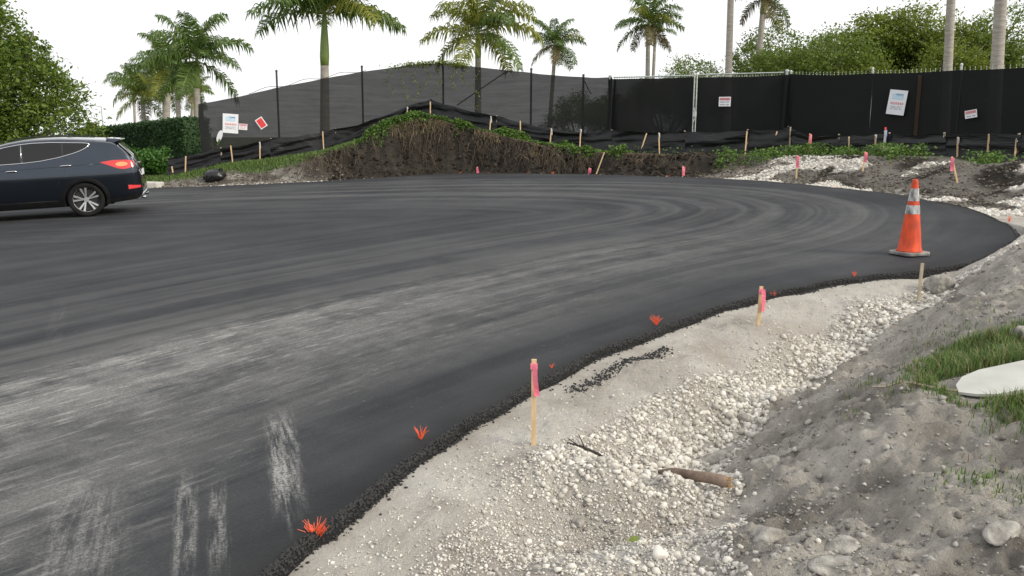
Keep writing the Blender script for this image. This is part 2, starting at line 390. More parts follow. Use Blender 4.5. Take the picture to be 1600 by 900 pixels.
def asphalt_material():
    m = bpy.data.materials.new('asphalt'); m.use_nodes = True
    N = m.node_tree.nodes; L = m.node_tree.links; b = N['Principled BSDF']
    b.inputs['Roughness'].default_value = 0.78; b.inputs['Specular IOR Level'].default_value = 0.22
    tc = N.new('ShaderNodeTexCoord'); V = tc.outputs['Object']
    def attr(nm):
        a = N.new('ShaderNodeAttribute'); a.attribute_name = nm; return a.outputs['Fac']
    def mth(op, a, c, clamp=False):
        x = N.new('ShaderNodeMath'); x.operation = op; x.use_clamp = clamp
        for i, q in enumerate((a, c)):
            if isinstance(q, (int, float)): x.inputs[i].default_value = q
            else: L.new(q, x.inputs[i])
        return x.outputs[0]
    def noise(vec, s, d=4, r=0.55):
        n = N.new('ShaderNodeTexNoise'); n.inputs['Scale'].default_value = s; n.inputs['Detail'].default_value = d; n.inputs['Roughness'].default_value = r
        L.new(vec, n.inputs['Vector']); return n.outputs['Fac']
    def srange(v, a, c):
        x = N.new('ShaderNodeMapRange'); x.interpolation_type = 'SMOOTHSTEP'
        x.inputs[1].default_value = a; x.inputs[2].default_value = c; L.new(v, x.inputs[0]); return x.outputs[0]
    def comb(x, y):
        k = N.new('ShaderNodeCombineXYZ'); L.new(x, k.inputs[0]); L.new(y, k.inputs[1]); return k.outputs[0]
    q, t = attr('q'), attr('t')
    sep = N.new('ShaderNodeSeparateXYZ'); L.new(V, sep.inputs[0])
    st1 = noise(comb(mth('MULTIPLY', q, 6.0), mth('MULTIPLY', t, 0.75)), 1.0, 9, 0.74)
    st2 = noise(comb(mth('MULTIPLY', q, 1.5), mth('MULTIPLY', t, 0.22)), 1.0, 4)
    st3 = noise(comb(mth('MULTIPLY', q, 22.0), mth('MULTIPLY', t, 3.4)), 1.0, 5, 0.65)
    iso = noise(V, 2.6, 8, 0.68)
    patch = noise(V, 0.55, 4)
    grain = noise(V, 62, 3, 0.8)
    s = mth('ADD', mth('ADD', mth('MULTIPLY', st1, 0.30), mth('MULTIPLY', iso, 0.30)), mth('MULTIPLY', st2, 0.40))
    gm = mth('ADD', 0.55, mth('MULTIPLY', srange(grain, 0.42, 0.60), 0.75))
    broad = mth('MULTIPLY', mth('MULTIPLY', srange(s, 0.38, 0.58), 0.52), gm)
    fl = mth('MULTIPLY', srange(st3, 0.53, 0.62), mth('ADD', 0.14, mth('MULTIPLY', srange(st1, 0.44, 0.58), 0.50)))
    fl2 = mth('MULTIPLY', srange(noise(comb(mth('MULTIPLY', q, 60.0), mth('MULTIPLY', t, 6.0)), 1.0, 2), 0.62, 0.70), 0.35)
    strong = mth('MULTIPLY', mth('ADD', mth('ADD', broad, 0.05), mth('ADD', fl, fl2)), attr('env'))
    arcs = noise(comb(mth('MULTIPLY', q, 2.1), mth('MULTIPLY', t, 0.05)), 1.0, 4, 0.6)
    faint = mth('MULTIPLY', mth('ADD', mth('MULTIPLY', srange(s, 0.42, 0.60), 0.07), mth('MULTIPLY', srange(arcs, 0.42, 0.60), 0.10)), attr('env2'))
    haze_ = mth('ADD', 0.01, mth('MULTIPLY', srange(patch, 0.35, 0.75), 0.04))
    # drag marks and scuffs that run straight down the drive
    dr = noise(comb(mth('MULTIPLY', mth('ADD', sep.outputs[0], mth('MULTIPLY', sep.outputs[1], 0.36)), 24.0), mth('MULTIPLY', sep.outputs[1], 2.2)), 1.0, 7, 0.72)
    def strip(cx, cy, w, l, k, a):
        v_ = mth('SUBTRACT', sep.outputs[1], cy); u_ = mth('ABSOLUTE', mth('ADD', mth('SUBTRACT', sep.outputs[0], cx), mth('MULTIPLY', v_, k)), 0)
        u_ = mth('ADD', u_, mth('MULTIPLY', mth('SUBTRACT', iso, 0.5), w * 0.9))
        return mth('MULTIPLY', mth('MULTIPLY', mth('SUBTRACT', 1.0, srange(u_, w * .45, w)), mth('SUBTRACT', 1.0, srange(mth('ABSOLUTE', v_, 0), l * .35, l))), a)
    st = strip(-1.33, 4.6, .12, .9, .31, .62)
    for q_ in ((-1.33, 4.45, .03, .7, .31, .45), (-1.60, 3.80, .07, .7, .37, .5), (-1.42, 3.75, .06, .6, .35, .45), (-1.18, 4.1, .018, .6, .30, .35), (-4.6, 8.2, .10, 1.6, .5, .08), (-2.1, 3.8, .25, .7, .45, .30)):
        st = mth('ADD', st, strip(*q_))
    drag = mth('MULTIPLY', mth('MULTIPLY', srange(dr, 0.40, 0.60), st), mth('ADD', 0.35, mth('MULTIPLY', srange(grain, 0.42, 0.58), 0.9)))
    spk = mth('MULTIPLY', srange(noise(V, 26, 3, 0.6), 0.70, 0.76), 0.35)
    dust = mth('ADD', mth('ADD', strong, faint), mth('ADD', mth('ADD', haze_, spk), drag), True)
    base = N.new('ShaderNodeValToRGB'); e = base.color_ramp.elements
    e[0].position = 0.3; e[0].color = (0.0095, 0.0108, 0.0138, 1); e[1].position = 0.75; e[1].color = (0.033, 0.0365, 0.0450, 1)
    L.new(mth('ADD', mth('MULTIPLY', grain, 0.6), mth('MULTIPLY', patch, 0.4)), base.inputs[0])
    mx = N.new('ShaderNodeMixRGB'); L.new(mth('MULTIPLY', dust, 0.78), mx.inputs[0]); L.new(base.outputs[0], mx.inputs[1]); mx.inputs[2].default_value = (0.41, 0.405, 0.385, 1)
    raw = N.new('ShaderNodeMixRGB'); L.new(attr('raw'), raw.inputs[0]); L.new(mx.outputs[0], raw.inputs[1]); raw.inputs[2].default_value = (0.012, 0.0118, 0.0118, 1)
    L.new(raw.outputs[0], b.inputs['Base Color'])
    hh = mth('ADD', noise(V, 70, 4, 0.7), mth('MULTIPLY', noise(V, 200, 2), 0.6))
    bp = N.new('ShaderNodeBump'); bp.inputs['Distance'].default_value = 0.006; L.new(hh, bp.inputs['Height']); L.new(bp.outputs[0], b.inputs['Normal'])
    return m

def screen_material(name, through=0.068, c=(0.020, 0.021, 0.021)):
    """black knitted windscreen: mostly opaque, lets a little light straight through"""
    m = bpy.data.materials.new(name); m.use_nodes = True
    N = m.node_tree.nodes; L = m.node_tree.links; b = N['Principled BSDF']; out = N['Material Output']
    b.inputs['Base Color'].default_value = (*c, 1); b.inputs['Roughness'].default_value = 0.85; b.inputs['Specular IOR Level'].default_value = 0.2
    tc = N.new('ShaderNodeTexCoord'); mp = N.new('ShaderNodeMapping'); mp.inputs['Scale'].default_value = (0.5, 0.5, 5.0); L.new(tc.outputs['Object'], mp.inputs[0])
    n1 = N.new('ShaderNodeTexNoise'); n1.inputs['Scale'].default_value = 2.2; n1.inputs['Detail'].default_value = 7; n1.inputs['Roughness'].default_value = 0.7; L.new(mp.outputs[0], n1.inputs['Vector'])
    mr = N.new('ShaderNodeMapRange'); mr.inputs[1].default_value = 0.25; mr.inputs[2].default_value = 0.75; mr.inputs[3].default_value = through * 0.6; mr.inputs[4].default_value = through * 1.25
    L.new(n1.outputs['Fac'], mr.inputs[0])
    tr = N.new('ShaderNodeBsdfTransparent'); ms = N.new('ShaderNodeMixShader'); L.new(mr.outputs[0], ms.inputs[0]); L.new(b.outputs[0], ms.inputs[1]); L.new(tr.outputs[0], ms.inputs[2]); L.new(ms.outputs[0], out.inputs[0])
    return m

M = dict(
    earth=earth_material(), asphalt=asphalt_material(), screen=screen_material('windscreen_mesh'), dense=screen_material('dense_windscreen_mesh', 0.014, (0.011, 0.012, 0.0125)),
    field=pm('field', (0.06, 0.08, 0.03), (0.14, 0.13, 0.08), 0.3, 0.95),
    crumb=pm('asphalt_crumb', (0.010, 0.010, 0.010), (0.028, 0.028, 0.028), 30, 0.7, island=0.7),
    stone=pm('limestone', (0.36, 0.335, 0.295), (0.72, 0.695, 0.64), 14, 0.93, bump=0.003, bscale=90, spec=0.15, island=0.7),
    clod=pm('soil_clod', (0.16, 0.148, 0.133), (0.42, 0.40, 0.37), 14, 0.95, bump=0.003, bscale=90, spec=0.15, island=0.75),
    bankclod=pm('bank_clod', (0.05, 0.043, 0.035), (0.20, 0.18, 0.155), 14, 0.95, spec=0.1, island=0.75),
    rock=pm('grey_rock', (0.19, 0.178, 0.16), (0.42, 0.40, 0.365), 14, 0.95, bump=0.03, bscale=22, spec=0.15),
    wood=pm('stake_wood', (0.52, 0.36, 0.20), (0.66, 0.49, 0.30), 10, 0.8, stretch=(6, 6, 1), bump=0.001, bscale=60),
    oldwood=pm('weathered_wood', (0.30, 0.25, 0.18), (0.46, 0.40, 0.30), 10, 0.85, stretch=(6, 6, 1)),
    pink=pm('pink_flagging', (0.88, 0.17, 0.27), (0.94, 0.30, 0.40), 12, 0.5, transl=0.25),
    redtop=pm('red_paint', (0.75, 0.06, 0.05), (0.8, 0.12, 0.08), 12, 0.6),
    whiterib=pm('white_flagging', (0.75, 0.75, 0.78), (0.62, 0.62, 0.66), 12, 0.5, transl=0.2),
    bluerib=pm('blue_flagging', (0.10, 0.16, 0.42), (0.16, 0.22, 0.5), 12, 0.5),
    whisker=pm('orange_whisker', (0.80, 0.09, 0.03), (0.88, 0.16, 0.06), 20, 0.5, island=0.6),
    grass=pm('grass_blade', (0.06, 0.125, 0.022), (0.19, 0.275, 0.075), 3, 0.6, island=0.75, transl=0.3),
    drygrass=pm('dry_grass', (0.16, 0.12, 0.06), (0.32, 0.25, 0.13), 3, 0.8, island=0.75, transl=0.2),
    cover=pm('ground_cover', (0.055, 0.12, 0.018), (0.15, 0.25, 0.045), 2, 0.65, island=0.7, transl=0.3),
    darkclod=pm('dark_soil_clod', (0.010, 0.008, 0.006), (0.060, 0.049, 0.038), 10, 0.95, bump=0.01, bscale=40, spec=0.1, island=0.7),
    root=pm('root', (0.025, 0.019, 0.013), (0.19, 0.145, 0.10), 6, 0.9, island=0.6),
    leafy=pm('leaf_broad', (0.085, 0.14, 0.016), (0.29, 0.335, 0.05), 0.6, 0.55, island=0.55, transl=0.42),
    leafgreen=pm('leaf_green', (0.06, 0.12, 0.015), (0.22, 0.30, 0.048), 0.6, 0.55, island=0.55, transl=0.42),
    leafdark=pm('leaf_dark', (0.065, 0.12, 0.016), (0.23, 0.30, 0.045), 0.5, 0.5, island=0.5, transl=0.4),
    leafhedge=pm('leaf_hedge', (0.018, 0.050, 0.014), (0.045, 0.105, 0.028), 1.0, 0.6, island=0.6, transl=0.2),
    leafshrub=pm('leaf_shrub', (0.035, 0.11, 0.015), (0.09, 0.21, 0.03), 1.5, 0.55, island=0.6, transl=0.3),
    seagrape=pm('sea_grape_leaf', (0.10, 0.20, 0.035), (0.24, 0.30, 0.08), 1.0, 0.45, island=0.7, transl=0.35),
    redleaf=pm('old_leaf', (0.45, 0.14, 0.09), (0.40, 0.22, 0.08), 1.0, 0.5, island=0.7, transl=0.3),
    bark=pm('bark', (0.10, 0.085, 0.07), (0.20, 0.18, 0.15), 8, 0.9, bump=0.02, bscale=12),
    frond=pm('palm_leaflet', (0.055, 0.115, 0.02), (0.17, 0.25, 0.05), 0.5, 0.5, island=0.6, transl=0.35),
    frondyellow=pm('palm_leaflet_yellow', (0.14, 0.18, 0.025), (0.34, 0.35, 0.06), 0.5, 0.5, island=0.6, transl=0.4),
    frondold=pm('palm_leaflet_old', (0.10, 0.09, 0.04), (0.22, 0.17, 0.07), 0.5, 0.6, island=0.6, transl=0.3),
    rachis=pm('palm_rachis', (0.12, 0.17, 0.05), (0.22, 0.24, 0.09), 2, 0.5),
    palmtrunk=pm('palm_trunk', (0.27, 0.245, 0.215), (0.42, 0.39, 0.35), 3, 0.9, stretch=(1, 1, 6), bump=0.01, bscale=8),
    crownshaft=pm('palm_crownshaft', (0.13, 0.22, 0.045), (0.24, 0.30, 0.08), 2, 0.45, stretch=(1, 1, 0.3)),
    husk=pm('palm_husk', (0.30, 0.17, 0.06), (0.45, 0.28, 0.11), 3, 0.8),
    galv=pm('galvanised_steel', (0.42, 0.46, 0.44), (0.58, 0.62, 0.60), 6, 0.42, metal=0.6),
    darkpost=pm('dark_post', (0.03, 0.032, 0.032), (0.05, 0.05, 0.05), 6, 0.6),
    silt=pm('silt_fabric', (0.005, 0.0052, 0.006), (0.011, 0.0115, 0.013), 5, 0.38, bump=0.02, bscale=7, spec=0.32, stretch=(0.6, 0.6, 3.5)),
    black=pm('black_plastic', (0.012, 0.012, 0.013), (0.02, 0.02, 0.021), 5, 0.4),
    bag=pm('bin_bag', (0.008, 0.008, 0.009), (0.014, 0.014, 0.015), 6, 0.22, bump=0.02, bscale=14),
    white=pm('sign_white', (0.80, 0.81, 0.84), (0.74, 0.75, 0.78), 4, 0.5),
    signblue=pm('sign_blue', (0.42, 0.62, 0.78), (0.60, 0.76, 0.86), 9, 0.5),
    signred=pm('sign_red', (0.66, 0.03, 0.04), (0.72, 0.06, 0.06), 6, 0.45),
    signpink=pm('sign_faded_red', (0.62, 0.20, 0.22), (0.70, 0.30, 0.32), 6, 0.5),
    signgrey=pm('sign_grey', (0.22, 0.24, 0.28), (0.30, 0.32, 0.36), 6, 0.5),
    concrete=pm('concrete', (0.42, 0.40, 0.37), (0.54, 0.52, 0.48), 5, 0.9, bump=0.004, bscale=60),
    cone=pm('cone_orange', (0.80, 0.095, 0.03), (0.42, 0.065, 0.035), 9, 0.6, spec=0.25, stretch=(1.5, 1.5, .6)),
    conebase=pm('cone_base', (0.10, 0.095, 0.09), (0.34, 0.325, 0.31), 8, 0.8),
    reflect=pm('reflective_collar', (0.60, 0.61, 0.61), (0.07, 0.07, 0.065), 20, 0.45, stretch=(1, 1, .4)),
    board=pm('pale_board', (0.42, 0.42, 0.39), (0.52, 0.52, 0.48), 4, 0.7),
    twig=pm('charred_twig', (0.018, 0.016, 0.015), (0.05, 0.045, 0.04), 10, 0.85),
    log=pm('bark_log', (0.10, 0.066, 0.048), (0.26, 0.19, 0.145), 9, 0.9, bump=0.01, bscale=30),
    lampmetal=pm('lamp_metal', (0.35, 0.36, 0.37), (0.42, 0.43, 0.44), 4, 0.5, metal=0.4),
    paint=pm('car_paint', (0.024, 0.034, 0.050), (0.027, 0.037, 0.054), 2, 0.18, metal=0.9, coat=1.0, spec=0.3),
    carglass=pm('tinted_glass', (0.004, 0.004, 0.005), (0.005, 0.005, 0.006), 2, 0.02, spec=0.5),
    chrome=pm('chrome', (0.72, 0.73, 0.75), (0.78, 0.79, 0.8), 2, 0.12, metal=1.0),
    alloy=pm('alloy', (0.62, 0.63, 0.65), (0.72, 0.73, 0.75), 2, 0.25, metal=0.85),
    tyre=pm('tyre', (0.008, 0.008, 0.008), (0.014, 0.014, 0.014), 8, 0.8, spec=0.2),
    cladding=pm('black_cladding', (0.004, 0.004, 0.0045), (0.007, 0.007, 0.0075), 8, 0.6, spec=0.15),
    taillight=pm('taillight', (0.42, 0.008, 0.012), (0.52, 0.014, 0.016), 3, 0.12, coat=1.0, emit=((1.0, 0.03, 0.03), 0.16)),
    taillit=pm('taillight_lit', (0.85, 0.12, 0.06), (0.9, 0.16, 0.07), 3, 0.2, emit=((1.0, 0.30, 0.12), 0.75)),
)

# ------------------------------------------------------------------ ground sheets
def allfour(k):
    return k[:-1, :-1] & k[1:, :-1] & k[1:, 1:] & k[:-1, 1:]

def patch(name, X, Y, Z, attrs, kf=None):
    """structured grid -> mesh object"""
    n, k = X.shape
    V = np.stack([X.ravel(), Y.ravel(), Z.ravel()], 1)
    i = np.arange(n * k).reshape(n, k)
    F = np.stack([i[:-1, :-1].ravel(), i[1:, :-1].ravel(), i[1:, 1:].ravel(), i[:-1, 1:].ravel()], 1)
    if kf is not None:
        F = F[kf.ravel()]
        used = np.unique(F); mp = -np.ones(len(V), int); mp[used] = np.arange(len(used)); V = V[used]; F = mp[F]
        attrs = {a: b.ravel()[used] for a, b in attrs.items()}
    me = mesh_np(name, V, F, M['earth'], True, attrs)
    return tag(link(name, me), kind='structure')

# open country out to the horizon
gx = np.concatenate([-np.geomspace(900, 8, 22), np.linspace(-6, 6, 7), np.geomspace(8, 900, 22)])
GX, GY = np.meshgrid(gx, gx + 60, indexing='ij')
GZ = -1.35 + 0.25 * fbm(GX, GY, 0.02, 2)
n, k = GX.shape; ii = np.arange(n * k).reshape(n, k)
ground = link('ground', mesh_np('ground', np.stack([GX.ravel(), GY.ravel(), GZ.ravel()], 1),
              np.stack([ii[:-1, :-1].ravel(), ii[1:, :-1].ravel(), ii[1:, 1:].ravel(), ii[:-1, 1:].ravel()], 1), M['field'], True))
tag(ground, kind='structure')

# near verge: limestone shoulder and grey soil
NX = np.linspace(-2.6, 9.2, 560); NY = np.linspace(1.2, 13.2, 570)
XX, YY = np.meshgrid(NX, NY, indexing='ij')
zn, dn, ln, sn = near_height(XX, YY)
zf, uf, kf_, degf = far_height(XX, YY)
wb = sstep(10.6, 13.2, YY)
ZZ = zn * (1 - wb) + zf * wb - 0.4 * sstep(0.03, 0.4, -dn)
ZZ = np.where(dn < 0.12, np.minimum(ZZ, plane(XX, YY) - 0.05), ZZ)
limew = (1 - sn) * (0.8 + 0.2 * sstep(-0.3, 0.3, fbm(XX, YY, 1.1, 3)))
# hollow gravel mixed with soil, darkened in colour to stand in for shading
limew = limew * (1 - 0.65 * np.exp(-(((XX - 0.52) / 0.33) ** 2 + ((YY - 4.12) / 0.16) ** 2)))
limew = np.maximum(limew, 0.55 * np.exp(-(((XX - 1.55) / 0.55) ** 2 + ((YY - 4.25) / 0.16) ** 2)))
keep = (dn > -0.5)
verge_attr = dict(lime=limew, dark=0.45 * sn * sstep(0.12, 0.4, fbm(XX + 3, YY, 2.3, 4)), green=np.zeros_like(XX))
soilf = allfour(sn > 0.5); keepf = allfour(keep)
verge = patch('dirt_verge', XX, YY, ZZ, verge_attr, keepf & soilf)
should = patch('gravel_shoulder', XX, YY, ZZ, verge_attr, keepf & ~soilf)

# far bank round the turning circle
TH = np.radians(np.linspace(-72, 118, 900))
UU = np.concatenate([np.linspace(-0.25, 1.05, 78), np.linspace(1.1, 3.2, 14), [4.5, 6, 8, 11]])
TT, UV = np.meshgrid(TH, UU, indexing='ij')
re_ = np.interp(TT, E_TH, E_R); rs_ = np.interp(TT, S_TH, S_R)
RR = re_ + UV * (rs_ - re_)
BX = CX + RR * np.sin(TT); BY = CY + RR * np.cos(TT)
BZ, bu, bk, bdeg = far_height(BX, BY)
nz_ = fbm(BX, BY, 1.6, 4)
steepw = sstep(-24, -17, bdeg) * (1 - sstep(40, 52, bdeg))
lime_b = (1 - sstep(0.02, 0.09, bu + 0.05 * nz_)) * (1 - 0.75 * steepw)
rightw = sstep(44, 58, bdeg)
lime_b = np.maximum(lime_b, rightw * sstep(0.04, 0.18, fbm(BX + 31, BY, 0.95, 4) + 0.25 * (0.35 - bu)) * (1 - sstep(0.5, 0.75, bu)))
lime_b = np.maximum(lime_b, rightw * (1 - sstep(0.06, 0.16, bu + 0.1 * nz_)))
dark_b = np.clip(steepw * (1 - sstep(0.75, 0.9, bu)) * sstep(0.0, 0.12, bu) * 0.95 + rightw * (0.62 + 0.35 * sstep(-0.1, 0.2, nz_)) + (1 - sstep(-24, -17, bdeg)) * sstep(0.1, 0.3, bu) * (0.45 + 0.4 * sstep(-0.1, 0.2, nz_)), 0, 1) * (1 - lime_b)
green_b = sstep(0.70, 0.82, bu + 0.12 * nz_) * (1 - sstep(1.6, 2.4, bu) * 0.5) * (1 - 0.75 * rightw)
drop = ((BX < NX[-1] - 0.06) & (BX > NX[0]) & (BY < NY[-1] - 0.06))
BZ = np.where(RR - re_ < 0.14, np.minimum(BZ, plane(BX, BY) - 0.05), BZ) - 0.4 * sstep(0.01, 0.10, -bu)
BZ = BZ - 0.012 * ((BX < NX[-1]) & (BY < NY[-1]))
bank = patch('earth_bank', BX, BY, BZ, dict(lime=lime_b, dark=dark_b, green=green_b), allfour(~drop))

# ------------------------------------------------------------------ asphalt turning circle
GUIDE = smooth_poly(np.array([(-11, -1.5), (-7.2, 2.6), (-3.9, 6.1), (-2.3, 8.1), (0.8, 11.0), (3.4, 12.8), (4.7, 15.0), (4.3, 17.6), (2.2, 19.8), (-1.5, 21.4), (-7, 22), (-16, 21.5)]), 0.3, 14)
bound = EDGE_S
outer = [(-48, 26.5), (-48, -8), (-9, -8)]
bpoly = [Vector((float(a), float(b))) for a, b in bound] + [Vector(q) for q in outer]
gxs = np.arange(-16, 8.2, 0.28); gys = np.arange(-1, 27, 0.28)
AX, AY = np.meshgrid(gxs, gys, indexing='ij'); AX = AX.ravel() + rng.uniform(-.05, .05, AX.size); AY = AY.ravel() + rng.uniform(-.05, .05, AY.size)
ad, aa = poly_dist(EDGE_C, AX, AY)
kp = ad < -0.16
pts = bpoly + [Vector((float(a), float(b))) for a, b in zip(AX[kp], AY[kp])]
nb = len(bpoly)
cdt = geometry.delaunay_2d_cdt(pts, [(i, (i + 1) % nb) for i in range(nb)], [], 1, 1e-5)
av = np.array([(q.x, q.y) for q in cdt[0]]); af = np.array([f for f in cdt[2] if len(f) == 3])
az = plane(av[:, 0], av[:, 1])
ad, aa = poly_dist(EDGE_C, av[:, 0], av[:, 1]); gq, gt = poly_dist(GUIDE, av[:, 0], av[:, 1])
env = sstep(-0.5, 0.12, gq) * np.exp(-(np.maximum(gq, 0) / 1.9) ** 2) * (1 - 0.75 * sstep(10.5, 17, gt)) * (1 - sstep(17, 22, gt))
env = np.maximum(env, 0.9 * sstep(-0.6, 0.5, gq) * (1 - sstep(7, 13, gt)))
env = env * sstep(0.45, 1.15, -ad)
env2 = np.exp(-((gq - 0.2) / 3.0) ** 2) * sstep(0.4, 1.4, -ad) + 0.35
# raw sloping edge of the mat
t_ = np.gradient(EDGE_S, axis=0); t_ /= np.linalg.norm(t_, axis=1)[:, None]; on = np.stack([t_[:, 1], -t_[:, 0]], 1)
ew = 0.045 + 0.075 * (fbm(np.arange(len(EDGE_S)) * 0.06, np.ones(len(EDGE_S)) * 3, 1.2, 5, 0.65) + 0.4)
r1 = EDGE_S + on * (ew * 0.45)[:, None]; r2 = EDGE_S + on * ew[:, None]
z0 = plane(EDGE_S[:, 0], EDGE_S[:, 1])
nE = len(EDGE_S); base_n = len(av)
V = np.concatenate([np.column_stack([av, az]), np.column_stack([EDGE_S, z0]), np.column_stack([r1, z0 - 0.022]), np.column_stack([r2, z0 - 0.13])])
a_ = np.arange(nE - 1); sk = []
for off in (0, nE):
    q0 = base_n + off + a_; sk.append(np.stack([q0, q0 + nE, q0 + nE + 1], 1)); sk.append(np.stack([q0, q0 + nE + 1, q0 + 1], 1))
F = np.concatenate([af] + sk)
ext = lambda a, v=0.0: np.concatenate([a, np.full(3 * nE, v)])
rawv = np.concatenate([sstep(0.10, 0.0, -ad) * 0 + (1 - sstep(0.01, 0.10, -ad)) * 0.6, np.full(3 * nE, 1.0)])
asphalt = link('asphalt_road', mesh_np('asphalt_road', V, F, M['asphalt'], False, dict(q=ext(gq), t=ext(gt), env=ext(env), env2=ext(env2), raw=rawv)))
tag(asphalt, kind='structure')

# ------------------------------------------------------------------ scattered stone, soil and crumbs (uncountable)
def ico(sub):
    bm = bmesh.new(); bmesh.ops.create_icosphere(bm, subdivisions=sub, radius=1.0)
    v = np.array([q.co[:] for q in bm.verts]); f = np.array([[w.index for w in q.verts] for q in bm.faces]); bm.free(); return v, f
ICO1, ICO2, ICO3 = ico(1), ico(2), ico(3)

def stones(name, P, S, mat, base, flat=0.75, seed=1, smooth=False):
    r = np.random.default_rng(seed); n = len(P); bv, bf = base
    sc = S[:, None] * np.stack([r.uniform(.75, 1.25, n), r.uniform(.75, 1.25, n), r.uniform(.5, 1.0, n) * flat / 0.75], 1)
    jit = 1 + r.uniform(-.36, .30, (n, len(bv), 1))
    v = bv[None] * jit * sc[:, None, :]
    a = r.uniform(0, 6.283, n); ca, sa = np.cos(a)[:, None], np.sin(a)[:, None]
    tl = r.uniform(-.6, .6, n); ct, st = np.cos(tl)[:, None], np.sin(tl)[:, None]
    y, z = v[..., 1] * ct - v[..., 2] * st, v[..., 1] * st + v[..., 2] * ct
    x = v[..., 0]
    v = np.stack([x * ca - y * sa, x * sa + y * ca, z], 2) + P[:, None, :]
    f = bf[None] + (np.arange(n) * len(bv))[:, None, None]
    return mesh_np(name, v.reshape(-1, 3), f.reshape(-1, 3), mat, smooth)

def near_samples(n, seed):
    r = np.random.default_rng(seed)
    # denser towards the camera, as only the near stones can be told apart
    y = 2.6 + 9.5 * r.random(n) ** 1.7; x = -1.6 + (2.6 + y * 0.68) * r.random(n)
    z, d, l, s = near_height(x, y)
    return x, y, z, d, l, s, r

x, y, z, d, l, s, r = near_samples(230000, 3)
v = d / (d + np.maximum(-l, 0.0) + 1e-6)
onlime = (d > 0.16) & (l < 0.05)
clump = sstep(-0.25, 0.25, fbm(x, y, 1.8, 3))
front = 1 - sstep(4.3, 5.0, y)
hollow = np.exp(-(((x - 0.50) / 0.36) ** 2 + ((y - 4.10) / 0.15) ** 2))
dpath = np.abs(poly_dist(np.array([(-0.3, 3.2), (0.3, 3.62), (0.75, 3.85), (1.3, 4.3)]), x, y)[0])
smoothp = 1 - 0.85 * np.exp(-(dpath / 0.11) ** 2)
brk = poly_dist(BREAK, x, y)[0] + 0.07 * fbm(x + 2, y, 2.4, 3)
slope = sstep(-0.05, 0.08, brk)
coarse_p = onlime * (0.02 + 0.10 * clump * front + slope * np.where(y > 4.45, 0.85, 0.08 + 0.42 * clump)) * smoothp * (1 - 0.7 * hollow)
pick = r.random(len(x)) < coarse_p
size = np.clip(0.0064 * np.exp(r.normal(0, 0.48, len(x))), 0.003, 0.017) * (0.75 + 0.55 * slope * np.where(y > 4.45, 1, .5))
size = size * (0.85 + 0.35 * sstep(0.1, 0.45, brk)) * (0.75 + 0.09 * np.clip(y, 3, 8))
sel = pick & (size > 0.0062)
link('gravel', stones('gravel', np.column_stack([x, y, z + size * 0.25])[sel], size[sel], M['stone'], ICO1, seed=5))
tag(bpy.data.objects['gravel'], 'pale crushed limestone gravel on the shoulder and its slope', 'gravel', kind='stuff')
sel2 = onlime & ~sel & (r.random(len(x)) < (0.06 + 0.65 * slope + 0.10 * front * clump) * smoothp)
size2 = r.uniform(0.003, 0.008, len(x)) * (0.8 + 0.06 * y)
tag(link('fine_gravel', stones('fine_gravel', np.column_stack([x, y, z + size2 * 0.3])[sel2], size2[sel2], M['stone'], ICO1, seed=6)), 'fine pale limestone chippings on the shoulder', 'gravel', kind='stuff')

x, y, z, d, l, s, r = near_samples(85000, 8)
hollow = np.exp(-(((x - 0.50) / 0.36) ** 2 + ((y - 4.10) / 0.15) ** 2))  # clods also go into the hollow, their grey standing in for its shading
sel = ((l > 0.02) | (r.random(len(x)) < hollow)) & (d > 0.2) & (r.random(len(x)) < 0.22 + 0.35 * sstep(-0.1, 0.3, fbm(x, y, 2.2, 3)) + 0.5 * hollow)
size = np.clip(0.0045 * np.exp(r.normal(0, 0.6, len(x))), 0.002, 0.020) * (0.75 + 0.08 * y)
tag(link('soil_clods', stones('soil_clods', np.column_stack([x, y, z + size * 0.2])[sel], size[sel], M['clod'], ICO1, seed=9)), 'loose grey soil clods and pebbles on the dirt verge', 'soil', kind='stuff')
sel = (l > 0.0) & (l < 0.9) & (d > 0.2) & (r.random(len(x)) < 0.08 * np.exp(-l / 0.16))
size = r.uniform(0.006, 0.016, len(x))
tag(link('stray_gravel', stones('stray_gravel', np.column_stack([x, y, z + size * 0.2])[sel], size[sel], M['stone'], ICO1, seed=10)), 'stray pale stones rolled onto the grey soil', 'gravel', kind='stuff')

# loose bitumen crumbs along the raw edge
r = np.random.default_rng(21)
n = 15000
arc = 3.2 + 18 * r.random(n) ** 1.6
cum = np.concatenate([[0], np.cumsum(np.linalg.norm(np.diff(EDGE_S, axis=0), axis=1))])
ex = np.interp(arc, cum, EDGE_S[:, 0]); ey = np.interp(arc, cum, EDGE_S[:, 1]); nx = np.interp(arc, cum, on[:, 0]); ny = np.interp(arc, cum, on[:, 1])
rim = r.random(n) < 0.72
o_ = np.where(rim, r.uniform(-0.012, 0.055, n), np.abs(r.normal(0, 0.035, n)))
x, y = ex + nx * o_, ey + ny * o_
lo = plane(x, y); zg, _, _, _ = near_height(x, y); eww = np.interp(arc, cum, ew)
sk_ = np.where(o_ < 0, lo, np.where(o_ < .45 * eww, lo - .022 * o_ / (.45 * eww), lo - .022 - .108 * (o_ - .45 * eww) / (.55 * eww)))
zz = np.maximum(sk_, np.minimum(zg, lo - .045))
size = r.uniform(0.004, 0.0105, n) * (0.8 + 0.05 * y)
P1 = np.column_stack([x, y, zz + size * 0.15])
